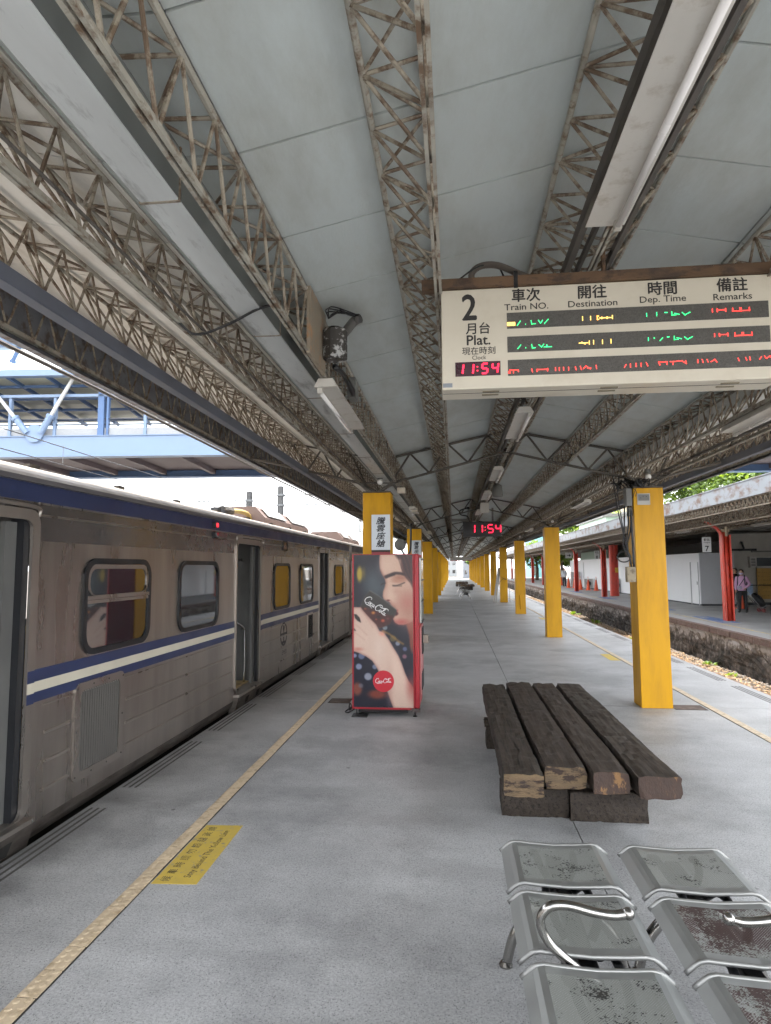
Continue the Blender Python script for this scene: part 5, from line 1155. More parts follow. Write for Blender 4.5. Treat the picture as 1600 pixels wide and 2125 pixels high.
rf = MB(); rf.poly([(7.62, OY0, 4.0), (13.0, OY0, 4.6), (13.0, OY1, 4.6), (7.62, OY1, 4.0)]); rf.poly([(13.0, OY0, 4.6), (18.2, OY0, 3.9), (18.2, OY1, 3.9), (13.0, OY1, 4.6)]); obj('roof_sheet', rf, m_ogrey, oc)
for k in range(32):
    ya = OY0+k*3.25; obj('ceiling_board', MB().prism([(7.63, ya, 3.60), (18.0, ya, 3.36), (18.0, ya, 3.38), (7.63, ya, 3.62)], (0, 3.23, 0)), m_ogrey, oc)
for k in range(52):
    ya = OY0+k*2.0; obj('batten', MB().flat((8.6, ya, 3.58), (17.5, ya, 3.35), .06, .03), mat('pale_batten', (.36, .33, .29), .7), oc)
orod = []
def ogird(b, tA, tB, p=.30):
    g = MB(); g.bar((b[0], OY0, b[1]), (b[0], OY1, b[1]), .022, 6); g.bar((tA[0], OY0, tA[1]), (tA[0], OY1, tA[1]), .018, 6); g.bar((tB[0], OY0, tB[1]), (tB[0], OY1, tB[1]), .018, 6)
    obj('lattice_girder', g, m_olat, oc); n = int((OY1-OY0)/p)
    for i in range(n):
        y = OY0+i*p
        for t in (tA, tB): orod.append(((b[0], y, b[1]), (t[0], y+p/2, t[1]))); orod.append(((t[0], y+p/2, t[1]), (b[0], y+p, b[1])))
ogird((7.95, 3.06), (7.75, 3.57), (8.2, 3.57)); ogird((9.07, 3.16), (8.85, 3.58), (9.3, 3.58)); ogird((7.68, 3.33), (7.66, 3.58), (7.8, 3.58), .24); ogird((9.95, 3.16), (9.7, 3.56), (10.2, 3.56))
w_ = MB()
for a, b in orod: w_.bar(a, b, .010, 3, caps=False)
tag(obj('lattice_web', w_, m_olat, oc), kind='stuff')
for k in range(11):
    y = 22.16+8.7*(k-1)
    if y < OY0 or y > OY1: continue
    t = MB(); t.bar((9.07, y, 3.05), (8.05, y, 3.42), .028, 6); t.bar((9.07, y, 3.05), (10.6, y, 3.4), .028, 6); t.bar((8.05, y, 3.62), (10.6, y, 3.5), .02, 6)
    for i in range(6): t.bar((8.2+i*.4, y, 3.37-.055*i if i < 3 else 3.1+.07*(i-3)), (8.4+i*.4, y, 3.58), .015, 5)
    obj('cross_truss', t, m_olat, oc)
m_red = mat('red_gloss_paint', (.52, .045, .022), .42, var=.10, scale=2, c2=(.38, .035, .02), amt=.25, sharp=.3)
ONM = ['nearest', 'second', 'third', 'fourth', 'fifth', 'sixth', 'seventh', 'eighth', 'ninth', 'tenth']
for k in range(10):
    y = 22.16+8.7*k
    t = thing('red_column', (9.07, y, 0), '%s fluted red column of the opposite platform, counted away from the viewer' % ONM[k], 'column', 'red columns of the opposite platform')
    c = MB()
    # rolled section: web between two flanges and a rounded spine
    c.box(8.955, 9.185, y+.02, y+.05, 0, 2.95); c.box(8.925, 8.975, y-.13, y+.13, 0, 2.86); c.box(9.165, 9.215, y-.13, y+.13, 0, 2.86)
    obj('flanges', c, m_red, t, bevel=.012)
    obj('spine', MB().bar((9.07, y-.03, 0), (9.07, y-.03, 2.95), .065, 10), m_red, t, smooth=True)
    hk = MB(); P = spline([(8.95, y, 2.70), (8.93, y, 2.90), (8.83, y, 3.06), (8.62, y, 3.20), (8.42, y, 3.30)], 5)
    for a, b in zip(P[:-1], P[1:]): hk.flat(a, b, .16, .05, (1, 0, .3))
    obj('flared_bracket', hk, m_red, t)
    hd = MB(); hd.box(8.96, 9.18, y-.1, y+.1, 2.955, 3.04); hd.bar((9.07, y-.12, 2.8), (9.07, y-.12, 3.12), .045, 8); hd.box(8.87, 8.955, y-.05, y+.05, 2.97, 3.03); obj('head_plates', hd, mat('column_head', (.36, .31, .22), .7), t)
t = thing('round_red_column', (9.93, 40.6, 0), 'thick round red column with a small yellow notice', 'column')
obj('shaft', MB().lathe([(.27, 0), (.27, 3.2)], (9.93, 40.6, 0), 24), m_red, t, smooth=False); obj('notice', MB().box(9.93, 10.12, 40.315, 40.325, 1.45, 1.75), mat('notice_yellow', (.62, .40, .04), .6), t)
# white hoarding
m_hoard = mat('hoarding_white', (.74, .75, .76), .5, var=.04, scale=1); m_skirt = mat('hoarding_skirt', (.06, .065, .07), .7)
hw = thing('hoarding_wall', (11.3, 46, 0), 'long white hoarding wall with a door on the opposite platform', 'wall')
y = 30.55
while y < 63: 
    if not 30.6 <= y < 31.3: pass
    obj('panel', MB().box(11.30, 11.36, y+.004, y+2.16, .06, 2.42), m_hoard, hw); y += 2.165
obj('front_return', MB().box(11.30, 12.82, 30.48, 30.54, .08, 2.42), mat('hoarding_white_shaded', (.46, .475, .50), .5, var=.04), hw)  # same white hoarding, shade on this return painted in as grey
obj('skirting', MB().box(11.29, 11.37, 30.545, 63, 0, .058), m_skirt, hw); obj('skirting', MB().box(11.30, 12.82, 30.47, 30.54, 0, .078), m_skirt, hw)
d = obj('door', MB().box(11.288, 11.299, 30.72, 31.55, .06, 1.95), m_hoard, hw, bevel=.004); m_dp = mat('door_post_grey', (.36, .37, .38), .5); obj('door_post', MB().box(11.275, 11.299, 31.56, 31.66, .0, 2.0), m_dp, d); obj('door_post', MB().box(11.275, 11.299, 30.64, 30.69, .0, 2.0), m_dp, d); obj('handle', MB().box(11.27, 11.287, 30.80, 30.84, .95, 1.1), m_grey, d)
for yy, h in ((45.2, 2.0), (48.1, 1.7), (41.8, 1.7), (56.5, 2.2)): obj('drain_pipe', MB().bar((11.25, yy, .02), (11.25, yy, h), .04 if h == 2.0 else .02, 6), mat('pipe_grey', (.42, .43, .43), .6), hw)
bw = thing('station_wall', (15, 40, 0), 'beige rear wall of the opposite platform behind the passengers', 'wall')
obj('wall', MB().box(12.9, 24, 31.2, 31.5, 0, 3.34), mat('rear_wall_beige', (.42, .40, .36), .7, var=.1), bw); obj('base', MB().box(12.9, 24, 31.17, 31.199, 0, .12), m_skirt, bw); obj('ledge', MB().box(13.9, 24, 31.1, 31.199, 2.45, 2.52), m_grey, bw)
tag(obj('side_wall', MB().box(17.8, 18.1, 9, 31.1, 0, 3.3), mat('rear_wall_beige', (.42, .40, .36), .7, var=.1)), 'beige side wall closing the opposite platform on the right', 'wall')
tag(obj('rear_wall', MB().box(16.6, 16.9, 31.51, 66, 0, 3.36), mat('rear_wall_dark', (.10, .10, .10), .8)), 'dark rear wall of the opposite platform above and behind the hoarding', 'wall')
# window air conditioner, notice board, black bar
t = thing('window_air_conditioner', (14.2, 31.1, 1.72), 'window air conditioner sticking out of the beige rear wall', 'air conditioner')
obj('case', MB().box(13.72, 14.75, 30.95, 31.165, 1.74, 2.24), mat('ac_cream', (.52, .51, .48), .5), t, bevel=.01); obj('dark_grille', MB().box(14.02, 14.68, 30.94, 30.949, 1.80, 2.19), mat('ac_dark', (.06, .07, .075), .5), t)
for k in range(3): obj('vent', MB().box(13.77, 13.96, 30.94, 30.949, 1.80+k*.13, 1.90+k*.13), mat('ac_vent', (.22, .22, .21), .5), t)
t = thing('notice_board', (14.4, 31.1, .3), 'ochre board with rows of dark marks under the air conditioner', 'board')
obj('board', MB().box(14.02, 14.86, 31.0, 31.03, .28, 1.70), mat('ochre_board', (.42, .25, .065), .7, var=.15, scale=6), t)
mk = MB(); rr_ = random.Random(9)
for r_ in range(7):
    for c_ in range(8): 
        x = 14.08+c_*.09+rr_.uniform(-.02, .02); z = .42+r_*.18; mk.box(x, x+rr_.uniform(.02, .06), 30.994, 30.999, z, z+rr_.uniform(.015, .04))
tag(obj('marks', mk, mat('ochre_mark', (.16, .09, .03), .7), t), kind='stuff')
tag(obj('black_bar_sign', MB().box(12.75, 14.1, 31.06, 31.12, 2.52, 2.62).bar((13.55, 31.09, 2.62), (13.45, 31.09, 2.95), .05, 6), m_black), 'black bar fitting high on the beige rear wall', 'fitting')
tag(obj('blue_poster', MB().box(13.55, 13.85, 31.10, 31.12, .45, .98), mat('poster_blue', (.30, .42, .60), .5, var=.3, scale=9)), 'small pale blue poster low on the beige rear wall', 'poster')
tag(obj('chain_bar', MB().bar((13.6, 30.9, .92), (14.9, 30.9, .93), .02, 6), m_black), 'black barrier bar between the two traffic cones by the rear wall', 'barrier')
# hanging platform signs
m_pl = mat('hanging_plate', (.72, .74, .74), .45, var=.03)
def plate(x, y, num, label):
    t = thing('platform_sign', (x, y, 2.36), label, 'sign', 'hanging station signs'); obj('plate', MB().box(x-.165, x+.165, y, y+.03, 2.36, 2.95), m_pl, t); obj('rod', MB().bar((x, y+.015, 2.95), (x, y+.015, 3.56), .015, 6), m_grey, t)
    text(num, .30, m_ink, t, (x, y-.001, 2.50), X_, Z_, bold=.015); text('彰化', .115, m_ink, t, (x, y-.001, 2.85), X_, Z_, bold=.02); text('Changhua', .062, m_ink, t, (x, y-.001, 2.735), X_, Z_, bold=.01)
plate(9.95, 26.0, '7', 'white hanging station sign numbered seven beside the nearest red column'); plate(10.12, 46.0, '8', 'small white hanging station sign numbered eight far along the hoarding')
t = thing('arrow_sign', (10.6, 60, 2.7), 'small white hanging sign with a right-pointing arrow', 'sign'); obj('plate', MB().box(10.35, 10.95, 60, 60.03, 2.62, 3.15), m_pl, t)
ar = MB(); ar.box(10.48, 10.75, 59.99, 59.998, 2.86, 2.91); ar.prism([(10.70, 59.99, 2.76), (10.84, 59.99, 2.885), (10.70, 59.99, 3.01)], (0, .008, 0)); obj('arrow', ar, m_ink, t); obj('rod', MB().bar((10.65, 60.015, 3.15), (10.65, 60.015, 3.5), .02, 6), m_grey, t)
t = thing('direction_sign', (11.2, 44, 2.6), 'wide cream direction sign hanging by the thick round red column', 'sign'); obj('plate', MB().box(11.0, 12.1, 42.0, 42.04, 2.52, 2.98), mat('sign_cream', (.60, .57, .5), .5), t)
mk = MB()
for k in range(3): mk.box(11.08+k*.14, 11.18+k*.14, 41.99, 41.999, 2.68, 2.80)
mk.box(11.75, 11.98, 41.99, 41.999, 2.72, 2.76); obj('marks', mk, m_ink, t)
for k, (x, y, z0, c) in enumerate(((9.9, 52, 2.5, (.22, .22, .21)), (11.15, 50, 2.45, (.30, .29, .27)))): 
    t = thing('dark_sign', (x, y, z0), ['grey hanging box sign behind the number 8 sign', 'grey information panel above the hoarding near the number 8 sign'][k], 'sign'); obj('box', MB().box(x-.3, x+.3, y, y+.1, z0, z0+.6), mat('greysign%d' % k, c, .6), t); obj('red_foot', MB().box(x-.1, x+.25, y-.01, y-.001, z0, z0+.08), m_red, t)
for k, (y, xx) in enumerate(((20.5, 9.9), (24.8, 8.9), (33, 9.4), (41, 9.4), (50, 9.4))):
    tube_light(xx, y, 3.14, '%s tube light under the opposite canopy, counted from the viewer' % NM[k], L_=1.5, group='tube lights under the opposite canopy')
# traffic cones and outdoor units
m_cone = mat('cone_orange', (.72, .10, .03), .5, var=.06); m_conew = mat('cone_white', (.7, .68, .64), .5)
def cone(x, y, label, h=.78):
    t = thing('traffic_cone', (x, y, 0), label, 'traffic cone', 'orange traffic cones'); obj('base', MB().box(x-.19, x+.19, y-.19, y+.19, 0, .035), m_cone, t); obj('body', MB().lathe([(.155, .035), (.05, h*.86)], (x, y, 0), 16), m_cone, t, smooth=False)
    obj('collar', MB().lathe([(.052, h*.862), (.062, h*.88), (.062, h*.95), (.03, h)], (x, y, 0), 12), m_conew, t); obj('spike', MB().bar((x, y, h), (x, y, h+.10), .02, 6), m_cone, t)
    return t
for k, (x, y, lab) in enumerate(((12.15, 28.4, 'orange cone beside the person in lilac'), (14.2, 29.6, 'orange cone at the far right by the seated person'), (10.78, 49.6, 'first orange cone left of the round red column'), (10.35, 50.4, 'second orange cone left of the round red column'), (10.0, 51.6, 'third orange cone left of the round red column'), (10.35, 56.0, 'orange cone just right of the third visible red column'), (9.95, 56.6, 'orange cone touching the third visible red column'), (10.6, 64.2, 'orange cone in front of the tall grey unit far left'), (10.15, 64.8, 'leftmost far orange cone by the standing man'))):
    cone(x, y, lab, .80 if k < 2 else .95)
m_unit = mat('unit_grey', (.50, .50, .48), .5, var=.06)
for k, (x0, x1, y, h, lab) in enumerate(((10.85, 11.25, 44.5, 1.0, 'grey outdoor unit just right of the round red column'), (10.5, 11.2, 52.6, .85, 'low grey outdoor unit behind the cones'), (10.4, 11.2, 57.8, 1.35, 'tall grey outdoor unit behind the middle cones'), (10.5, 11.2, 66, 1.5, 'tall grey outdoor unit behind the far cones'))):
    t = thing('outdoor_unit', ((x0+x1)/2, y, 0), lab, 'air conditioner', 'grey outdoor units along the hoarding'); obj('case', MB().box(x0, x1, y, y+.35, .08, h), m_unit, t, bevel=.01)
    for i in range(2): obj('fan', MB().lathe([(.16 if h > 1 else .2, y-.012), (.03, y-.002)], ((x0+x1)/2, 0, h*(.3+.4*i) if h > 1 else h*.55), 14, 'y'), mat('fan_dark', (.16, .16, .16), .6), t)
    for xx in (x0+.05, x1-.05): obj('foot', MB().box(xx-.04, xx+.04, y+.02, y+.33, 0, .079), m_grey, t)

# ================================================================== PEOPLE
m_skin = mat('skin', (.42, .25, .17), .5, var=.06); m_hair = mat('black_hair', (.012, .010, .010), .5)
def limb(mb, P, R, n=10):
    Q = spline(P, 4); k = len(Q)-1
    rr = [R[min(int(i/k*(len(R)-1)), len(R)-2)]*(1-((i/k*(len(R)-1)) % 1 if i < k else 1))+R[min(int(i/k*(len(R)-1)), len(R)-2)+1]*((i/k*(len(R)-1)) % 1 if i < k else 1) for i in range(k+1)]
    mb.tube(Q, rr, n); mb.ball(P[0], R[0], 8, 6); mb.ball(P[-1], R[-1], 8, 6)
def fused(name, mb, m, parent, vox=.012):
    o = obj(name, mb, m, parent, smooth=True); r = o.modifiers.new('r', 'REMESH'); r.mode = 'VOXEL'; r.voxel_size = vox; r.use_smooth_shade = True
    s = o.modifiers.new('s', 'SMOOTH'); s.factor = .5; s.iterations = 3; return o
def hand(mb, w, d, u):
    """palm and five fingers from wrist w along d, u = thumb side"""
    w = Vector(w); d = Vector(d).normalized(); u = Vector(u).normalized(); n = d.cross(u)
    mb.tube([w, w+d*.04, w+d*.085], [.026, .036, .034], 8)
    for k, L_ in enumerate((.068, .078, .072, .055)):
        b = w+d*.08+u*(.030-.019*k); mb.tube([b, b+d*L_*.5+n*.006, b+d*L_*.85+n*.024, b+d*L_*.9+n*.034], [.0105, .0098, .009, .008], 6)
    b = w+d*.03+u*.03; mb.tube([b, b+d*.03+u*.022, b+d*.06+u*.028+n*.012], [.013, .0115, .009], 6)
def person(loc, rz, label, top, legs, shoe, H=1.65, bag=None, mask=None, pose='stand', bare=False, top_len=.80):
    t = thing('person', loc, label, 'person', 'people waiting on the opposite platform'); L0 = Vector(loc); M = Matrix.Translation(L0) @ Matrix.Rotation(rz, 4, 'Z') @ Matrix.Scale(H/1.68, 4)
    hip, kn, an = ((.085, 0, .90), (.095, -.03, .49), (.10, .02, .08))
    body = MB(); up = MB(); lo = MB(); sh = MB()
    body.tube([(0, 0, .86), (0, .0, 1.0), (0, -.005, 1.18), (0, 0, 1.34), (0, .005, 1.42)], [.13, .125, .135, .14, .07], 12); body.bar((0, .005, 1.38), (0, -.005, 1.52), .05, 10)
    body.ball((0, -.02, 1.575), (.074, .092, .108), 14, 10); body.ball((0, -.112, 1.565), (.013, .018, .02), 8, 6); 
    for s in (-1, 1): body.ball((s*.076, -.01, 1.57), (.012, .02, .028), 8, 6)
    for s, dy in ((-1, -.06), (1, .04)):
        hp = (s*.085, 0, .90); k_ = (s*.10, dy*.6-.03, .49); a_ = (s*.11, dy, .09)
        limb(body, [hp, k_, a_], [.082, .056, .04]); limb(lo, [(s*.08, 0, .93), (s*.1, dy*.6-.03, .49), (s*.11, dy, .10)], [.098, .074, .058]); body.tube([(s*.11, dy+.03, .05), (s*.115, dy-.06, .045), (s*.12, dy-.14, .03)], [.035, .038, .028], 8)
        sh.tube([(s*.11, dy+.055, .045), (s*.112, dy, .055), (s*.115, dy-.08, .045), (s*.12, dy-.165, .03)], [.036, .046, .045, .034], 10)
    lo.tube([(0, 0, .86), (0, 0, 1.0)], [.155, .14], 12)
    # arms: right bent to the pocket, left towards the bag handle
    A = {1: [(.165, .01, 1.36), (.255, .06, 1.12), (.15, -.09, .98)], -1: [(-.165, .01, 1.36), (-.225, .03, 1.10), (-.20, -.10, .90)]}
    for s in (-1, 1):
        limb(body, A[s], [.05, .04, .028]); limb(up, A[s], [.068, .055, .042])
        d = Vector(A[s][2])-Vector(A[s][1]); hand(body, Vector(A[s][2])+d.normalized()*.01, d+Vector((0, 0, -.05)), (0, -1, .2))
    up.tube([(0, .0, top_len+.06), (0, 0, 1.0), (0, -.005, 1.18), (0, 0, 1.32), (0, .005, 1.41), (0, .005, 1.45)], [.165, .152, .158, .165, .10, .062], 14)
    for mb in (body, up, lo, sh): mb.xf(M)
    b = fused('body', body, m_skin, t, .011); fused('jacket', up, top, t, .013); fused('trousers', lo, legs, t, .013)
    sh_ = MB(); sh_.v, sh_.f, sh_.m = sh.v, sh.f, sh.m; fused('shoes', sh_, shoe, t, .012)
    hr = MB(); hr.ball((0, .008, 1.605), (.088, .10, .096), 14, 10); hr.tube([(0, .05, 1.58), (0, .06, 1.48)], [.07, .05], 10); hr.xf(M)
    # keep the face free: hair sits behind and above
    hr.v = [v if (M.inverted() @ Vector(v)).y > -.075 or (M.inverted() @ Vector(v)).z > 1.63 else tuple(M @ Vector(((M.inverted() @ Vector(v)).x, -.06, (M.inverted() @ Vector(v)).z))) for v in hr.v]
    obj('hair', hr, m_hair, t, smooth=True)
    ey = MB()
    for s in (-1, 1): ey.ball((s*.03, -.102, 1.585), (.012, .008, .006), 8, 5)
    obj('eyes', ey.xf(M), m_hair, t)
    mo = MB().ball((0, -.098, 1.525), (.022, .012, .007), 8, 5); obj('mouth', mo.xf(M), mat('lips', (.3, .12, .10), .5), t)
    if mask: mk = MB(); mk.ball((0, -.055, 1.535), (.072, .068, .052), 12, 8); obj('face_mask', mk.xf(M), mask, t, smooth=True)
    if bag:
        bg = MB(); bg.ball((.02, .21, 1.17), (.15, .10, .22), 12, 9); bg.ball((.02, .28, 1.08), (.10, .05, .12), 10, 7); fused('backpack', bg.xf(M), bag, t, .015)
        st = MB()
        for s in (-1, 1): st.tube(spline([(s*.10, .13, 1.38), (s*.11, .0, 1.47), (s*.12, -.13, 1.36), (s*.13, -.15, 1.18), (s*.15, .02, 1.02)], 5), .017, 6)
        obj('straps', st.xf(M), bag, t, smooth=True)
    return t, M
m_blk = mat('black_cloth', (.014, .014, .016), .8); m_shoe = mat('black_shoe', (.012, .012, .012), .6)
t, M = person((11.22, 26.1, 0), rad(-32), 'person in lilac jacket and black trousers with a face mask and backpack', mat('lilac_jacket', (.50, .30, .46), .75, var=.1), m_blk, m_shoe, 1.66, mat('dark_backpack', (.05, .05, .065), .7), mat('lilac_mask', (.55, .50, .72), .7))
wb = MB().ball((-.06, -.19, .98), (.10, .045, .075), 12, 8); obj('waist_bag', wb.xf(M), mat('grey_lilac_bag', (.28, .25, .34), .7, c2=(.5, .47, .52), amt=.4, scale2=20), t, smooth=True)
ss = MB().tube(spline([(.13, -.14, 1.36), (.02, -.18, 1.18), (-.10, -.18, 1.0)], 5), .013, 6); obj('sling', ss.xf(M), m_blk, t)
person((11.83, 28.1, 0), rad(-60), 'person in black standing half hidden behind the nearest red column', m_blk, m_blk, mat('grey_shoe', (.3, .3, .3), .6), 1.72)
person((10.25, 60.4, 0), rad(15), 'distant man in white shirt and dark trousers by a red column', mat('white_shirt', (.66, .68, .72), .7), mat('navy_trousers', (.02, .022, .035), .8), m_shoe, 1.72, mat('dark_backpack', (.05, .05, .065), .7), None)
# trolley bag with black holdall behind the person in lilac
t = thing('trolley_bag', (11.75, 26.25, 0), 'black holdall strapped on a tilted luggage trolley', 'luggage')
M = Matrix.Translation((11.92, 26.3, 0)) @ Matrix.Rotation(rad(34), 4, 'Y')
M = Matrix.Translation((11.98, 26.3, .09)) @ Matrix.Rotation(rad(-38), 4, 'Y')
fr = MB(); 
for yy in (-.15, .15): fr.bar((0, yy, 0), (0, yy, .95), .014, 6)
fr.bar((0, -.15, .95), (0, .15, .95), .014, 6); fr.box(0, .24, -.16, .16, 0, .018); obj('frame', fr.xf(M), m_chrome, t)
bg = MB().ball((.16, 0, .36), (.16, .20, .33), 14, 10); fused('holdall', bg.xf(M), m_blk, t, .015)
for yy in (-.19, .19): obj('wheel', MB().lathe([(.075, yy-.018), (.075, yy+.018)], (0, 0, .0), 14, 'y').xf(Matrix.Translation((11.98, 26.3, .077))), mat('wheel_red', (.16, .03, .03), .6), t)
# the seated passenger whose leg enters the frame at the right edge
person((12.95, 26.9, 0), rad(60), 'passenger in red shorts at the right edge, mostly out of the frame', mat('maroon_top', (.2, .03, .06), .8), mat('red_shorts', (.36, .05, .07), .8), m_shoe, 1.6)

# ================================================================== FOOTBRIDGE beyond the canopies
m_bl = mat('bridge_light_blue', (.175, .245, .37), .5, var=.05, scale=.6); m_bd = mat('bridge_blue', (.075, .14, .28), .55, var=.08); m_bu = mat('bridge_underside', (.11, .09, .10), .7, var=.15, scale=.5)
m_bw = mat('stay_white', (.5, .51, .51), .4, var=.03); m_bdark = mat('bridge_dark_steel', (.055, .06, .075), .6)
fbang = math.atan(.073); FB = Matrix.Translation((0, 30.2, 0)) @ Matrix.Rotation(fbang, 4, 'Z')
fb = thing('footbridge', (0, 34, 7.3), 'light blue covered steel footbridge crossing high over the tracks', 'footbridge')
def B(name, mb, m, par=None): return obj(name, mb.xf(FB), m, par or fb)
XA, XB = -48, 34
B('front_girder', MB().box(XA, XB, 0, .3, 7.42, 8.40), m_bl); B('girder_flange', MB().box(XA, XB, -.08, .5, 7.37, 7.419), m_bl); B('top_flange', MB().box(XA, XB, -.06, .4, 8.401, 8.44), m_bl)
B('back_girder', MB().box(XA, XB, 7.3, 7.6, 7.42, 8.40), m_bd); B('back_flange', MB().box(XA, XB, 7.0, 7.7, 7.37, 7.419), m_bd)
B('deck', MB().box(XA, XB, .31, 7.29, 7.80, 8.0), m_bu)
for k in range(28): B('floor_beam', MB().box(XA+1+k*3, XA+1.25+k*3, .51, 6.99, 7.5, 7.799), m_bu)
pt = MB()
for i in range(12):
    for j in range(6): pt.box(-10.8+i*.16, -10.72+i*.16, -.004, -.001, 7.56+j*.13, 7.64+j*.13)
tag(B('perforated_end', pt, m_bd), kind='stuff')
for y0 in (.2, 7.4):
    rl = MB()
    for z in (9.0, 9.28): rl.box(XA, XB, y0-.03, y0+.03, z, z+.06)
    B('hand_rail', rl, m_bdark); B('mesh_panel', MB().box(XA, XB, y0-.01, y0+.01, 8.45, 8.85), mat('mesh_grey', (.30, .31, .32), .7, var=.2, scale=30))
    for k in range(36): B('post', MB().box(XA+.5+k*2.3, XA+.64+k*2.3, y0-.09, y0+.09, 8.441, 10.42), m_bl if y0 < 1 else m_bd)
for k in range(12): 
    x = XA+2.8+k*6.9; B('main_post', MB().box(x, x+.3, .05, .35, 8.441, 11.15).box(x+.42, x+.52, .1, .3, 8.441, 11.15), m_bd)
B('roof_eave', MB().box(XA, XB, -.7, -.3, 11.3, 11.62), m_bl); B('wall_plate', MB().box(XA, XB, .05, .35, 10.421, 10.56), m_bl)
for k in range(42): B('rafter', MB().flat((XA+k*2, -.4, 11.35), (XA+k*2, 7.4, 10.7), .12, .18), m_bd)
for k in range(4): B('purlin', MB().box(XA, XB, .8+k*1.8, .95+k*1.8, 11.15-k*.15, 11.28-k*.15), m_bd)
B('roof_glazing', MB().prism([(XA, -.5, 11.55), (XA, 7.5, 10.9), (XA, 7.5, 10.92), (XA, -.5, 11.57)], (XB-XA, 0, 0)), mat('polycarbonate', (.50, .52, .42), .4, var=.1))
gp = MB(); gp.lathe([(.45, -.12), (.45, -.09)], (-20.7, 0, 8.55), 20, 'y'); B('gusset', gp, m_bl)
for dx, tx in ((-1.0, -5.2), (.9, 3.6)):
    a = Vector((-20.7+dx*.35, -.1, 8.55)); b = Vector((-20.7+tx*.62, -.1, 12.0)); d = (b-a).normalized(); s = MB().bar(a, a+d*.9, .16, 12); B('stay_socket', s, m_bl); B('stay_collar', MB().bar(a+d*.9, a+d*1.05, .2, 12), m_bl); B('stay', MB().bar(a+d*1.05, b, .09, 10), m_bw)
ac_ = MB().tube([(-21.0+i*1.1, -.4, 13.5+1.2*math.sin(i*.3)-.22*i) for i in range(-10, 5)], .62, 16); B('arch_tube', ac_, m_bl)
for x in (-21.6, -19.6):
    s = MB().bar((x+.2, -.4, 13.0), (x-.15, -.4, 12.2), .11, 8).bar((x-.15, -.4, 12.2), (x-.2, -.4, 12.05), .16, 8); B('hanger_socket', s, m_bd)
B('arch_bracket', MB().box(-22.2, -18.8, -.7, -.1, 12.85, 13.1), m_bl)

# ================================================================== CATENARY
m_conc = mat('post_concrete', (.085, .085, .085), .85, var=.15, scale=2, stretch=(1, 1, .3)); m_galv = mat('galvanised', (.16, .165, .17), .5, .3)
def mast(x, y, top, dirx, lab, ln=6.):
    t = thing('catenary_mast', (x, y, -1.1), lab, 'mast', 'concrete catenary masts'); obj('post', MB().lathe([(.19, -1.1), (.155, top)], (x, y, 0), 14), m_conc, t, smooth=False)
    bm_ = MB(); z0, z1 = top-.95, top-.45
    for z in (z0, z1): bm_.bar((x, y-.12, z), (x+dirx*ln, y-.12, z), .03, 6)
    n = int(ln/.45)
    for i in range(n): xa = x+dirx*ln*i/n; xb = x+dirx*ln*(i+.5)/n; xc = x+dirx*ln*(i+1)/n; bm_.bar((xa, y-.12, z0), (xb, y-.12, z1), .018, 5); bm_.bar((xb, y-.12, z1), (xc, y-.12, z0), .018, 5)
    obj('lattice_boom', bm_, m_galv, t); obj('band', MB().lathe([(.2, z1-.05), (.2, z1+.05)], (x, y, 0), 14), m_galv, t); obj('band', MB().lathe([(.2, z0-.05), (.2, z0+.05)], (x, y, 0), 14), m_galv, t)
    return t
mast(-10.05, 30, 5.60, -1, 'left of the two concrete masts standing behind the train', 3.2); mast(-8.45, 30, 5.85, 1, 'right of the two concrete masts, its lattice boom pointing right', 5.4)
mast(-8.6, 60, 5.6, 1, 'distant catenary mast behind the train near the pillar', 5.0)
t = thing('drop_bracket', (-6.2, 42, 3.6), 'thin hanging catenary bracket with insulator behind the train', 'bracket'); q = MB(); q.bar((-6.6, 44, 5.6), (-6.6, 44, 4.3), .06, 6); q.bar((-6.6, 44, 4.35), (-4.6, 44, 4.7), .03, 6); q.bar((-6.6, 44, 5.2), (-4.6, 44, 4.7), .02, 6); obj('arm', q, m_galv, t)
wire_i = 0
for x, z, r, lab in ((-8.0, 4.36, .011, 'upper overhead wire running above the train'), (-8.0, 3.99, .010, 'lower overhead wire running above the train'), (-4.3, 5.35, .010, 'high overhead wire nearer the canopy edge')):
    t = thing('overhead_wire', (x, 40, z), lab, 'wire', 'overhead wires'); q = MB(); q.tube([(x, -5+i*6, z+.05*math.cos(i*.9)) for i in range(20)], r, 5); obj('line', q, m_black, t)
    if z == 4.36:
        for k in range(12): q = MB().bar((x, 6+k*6, 4.36), (x, 6+k*6, 3.99), .006, 4); obj('dropper', q, m_galv, t)

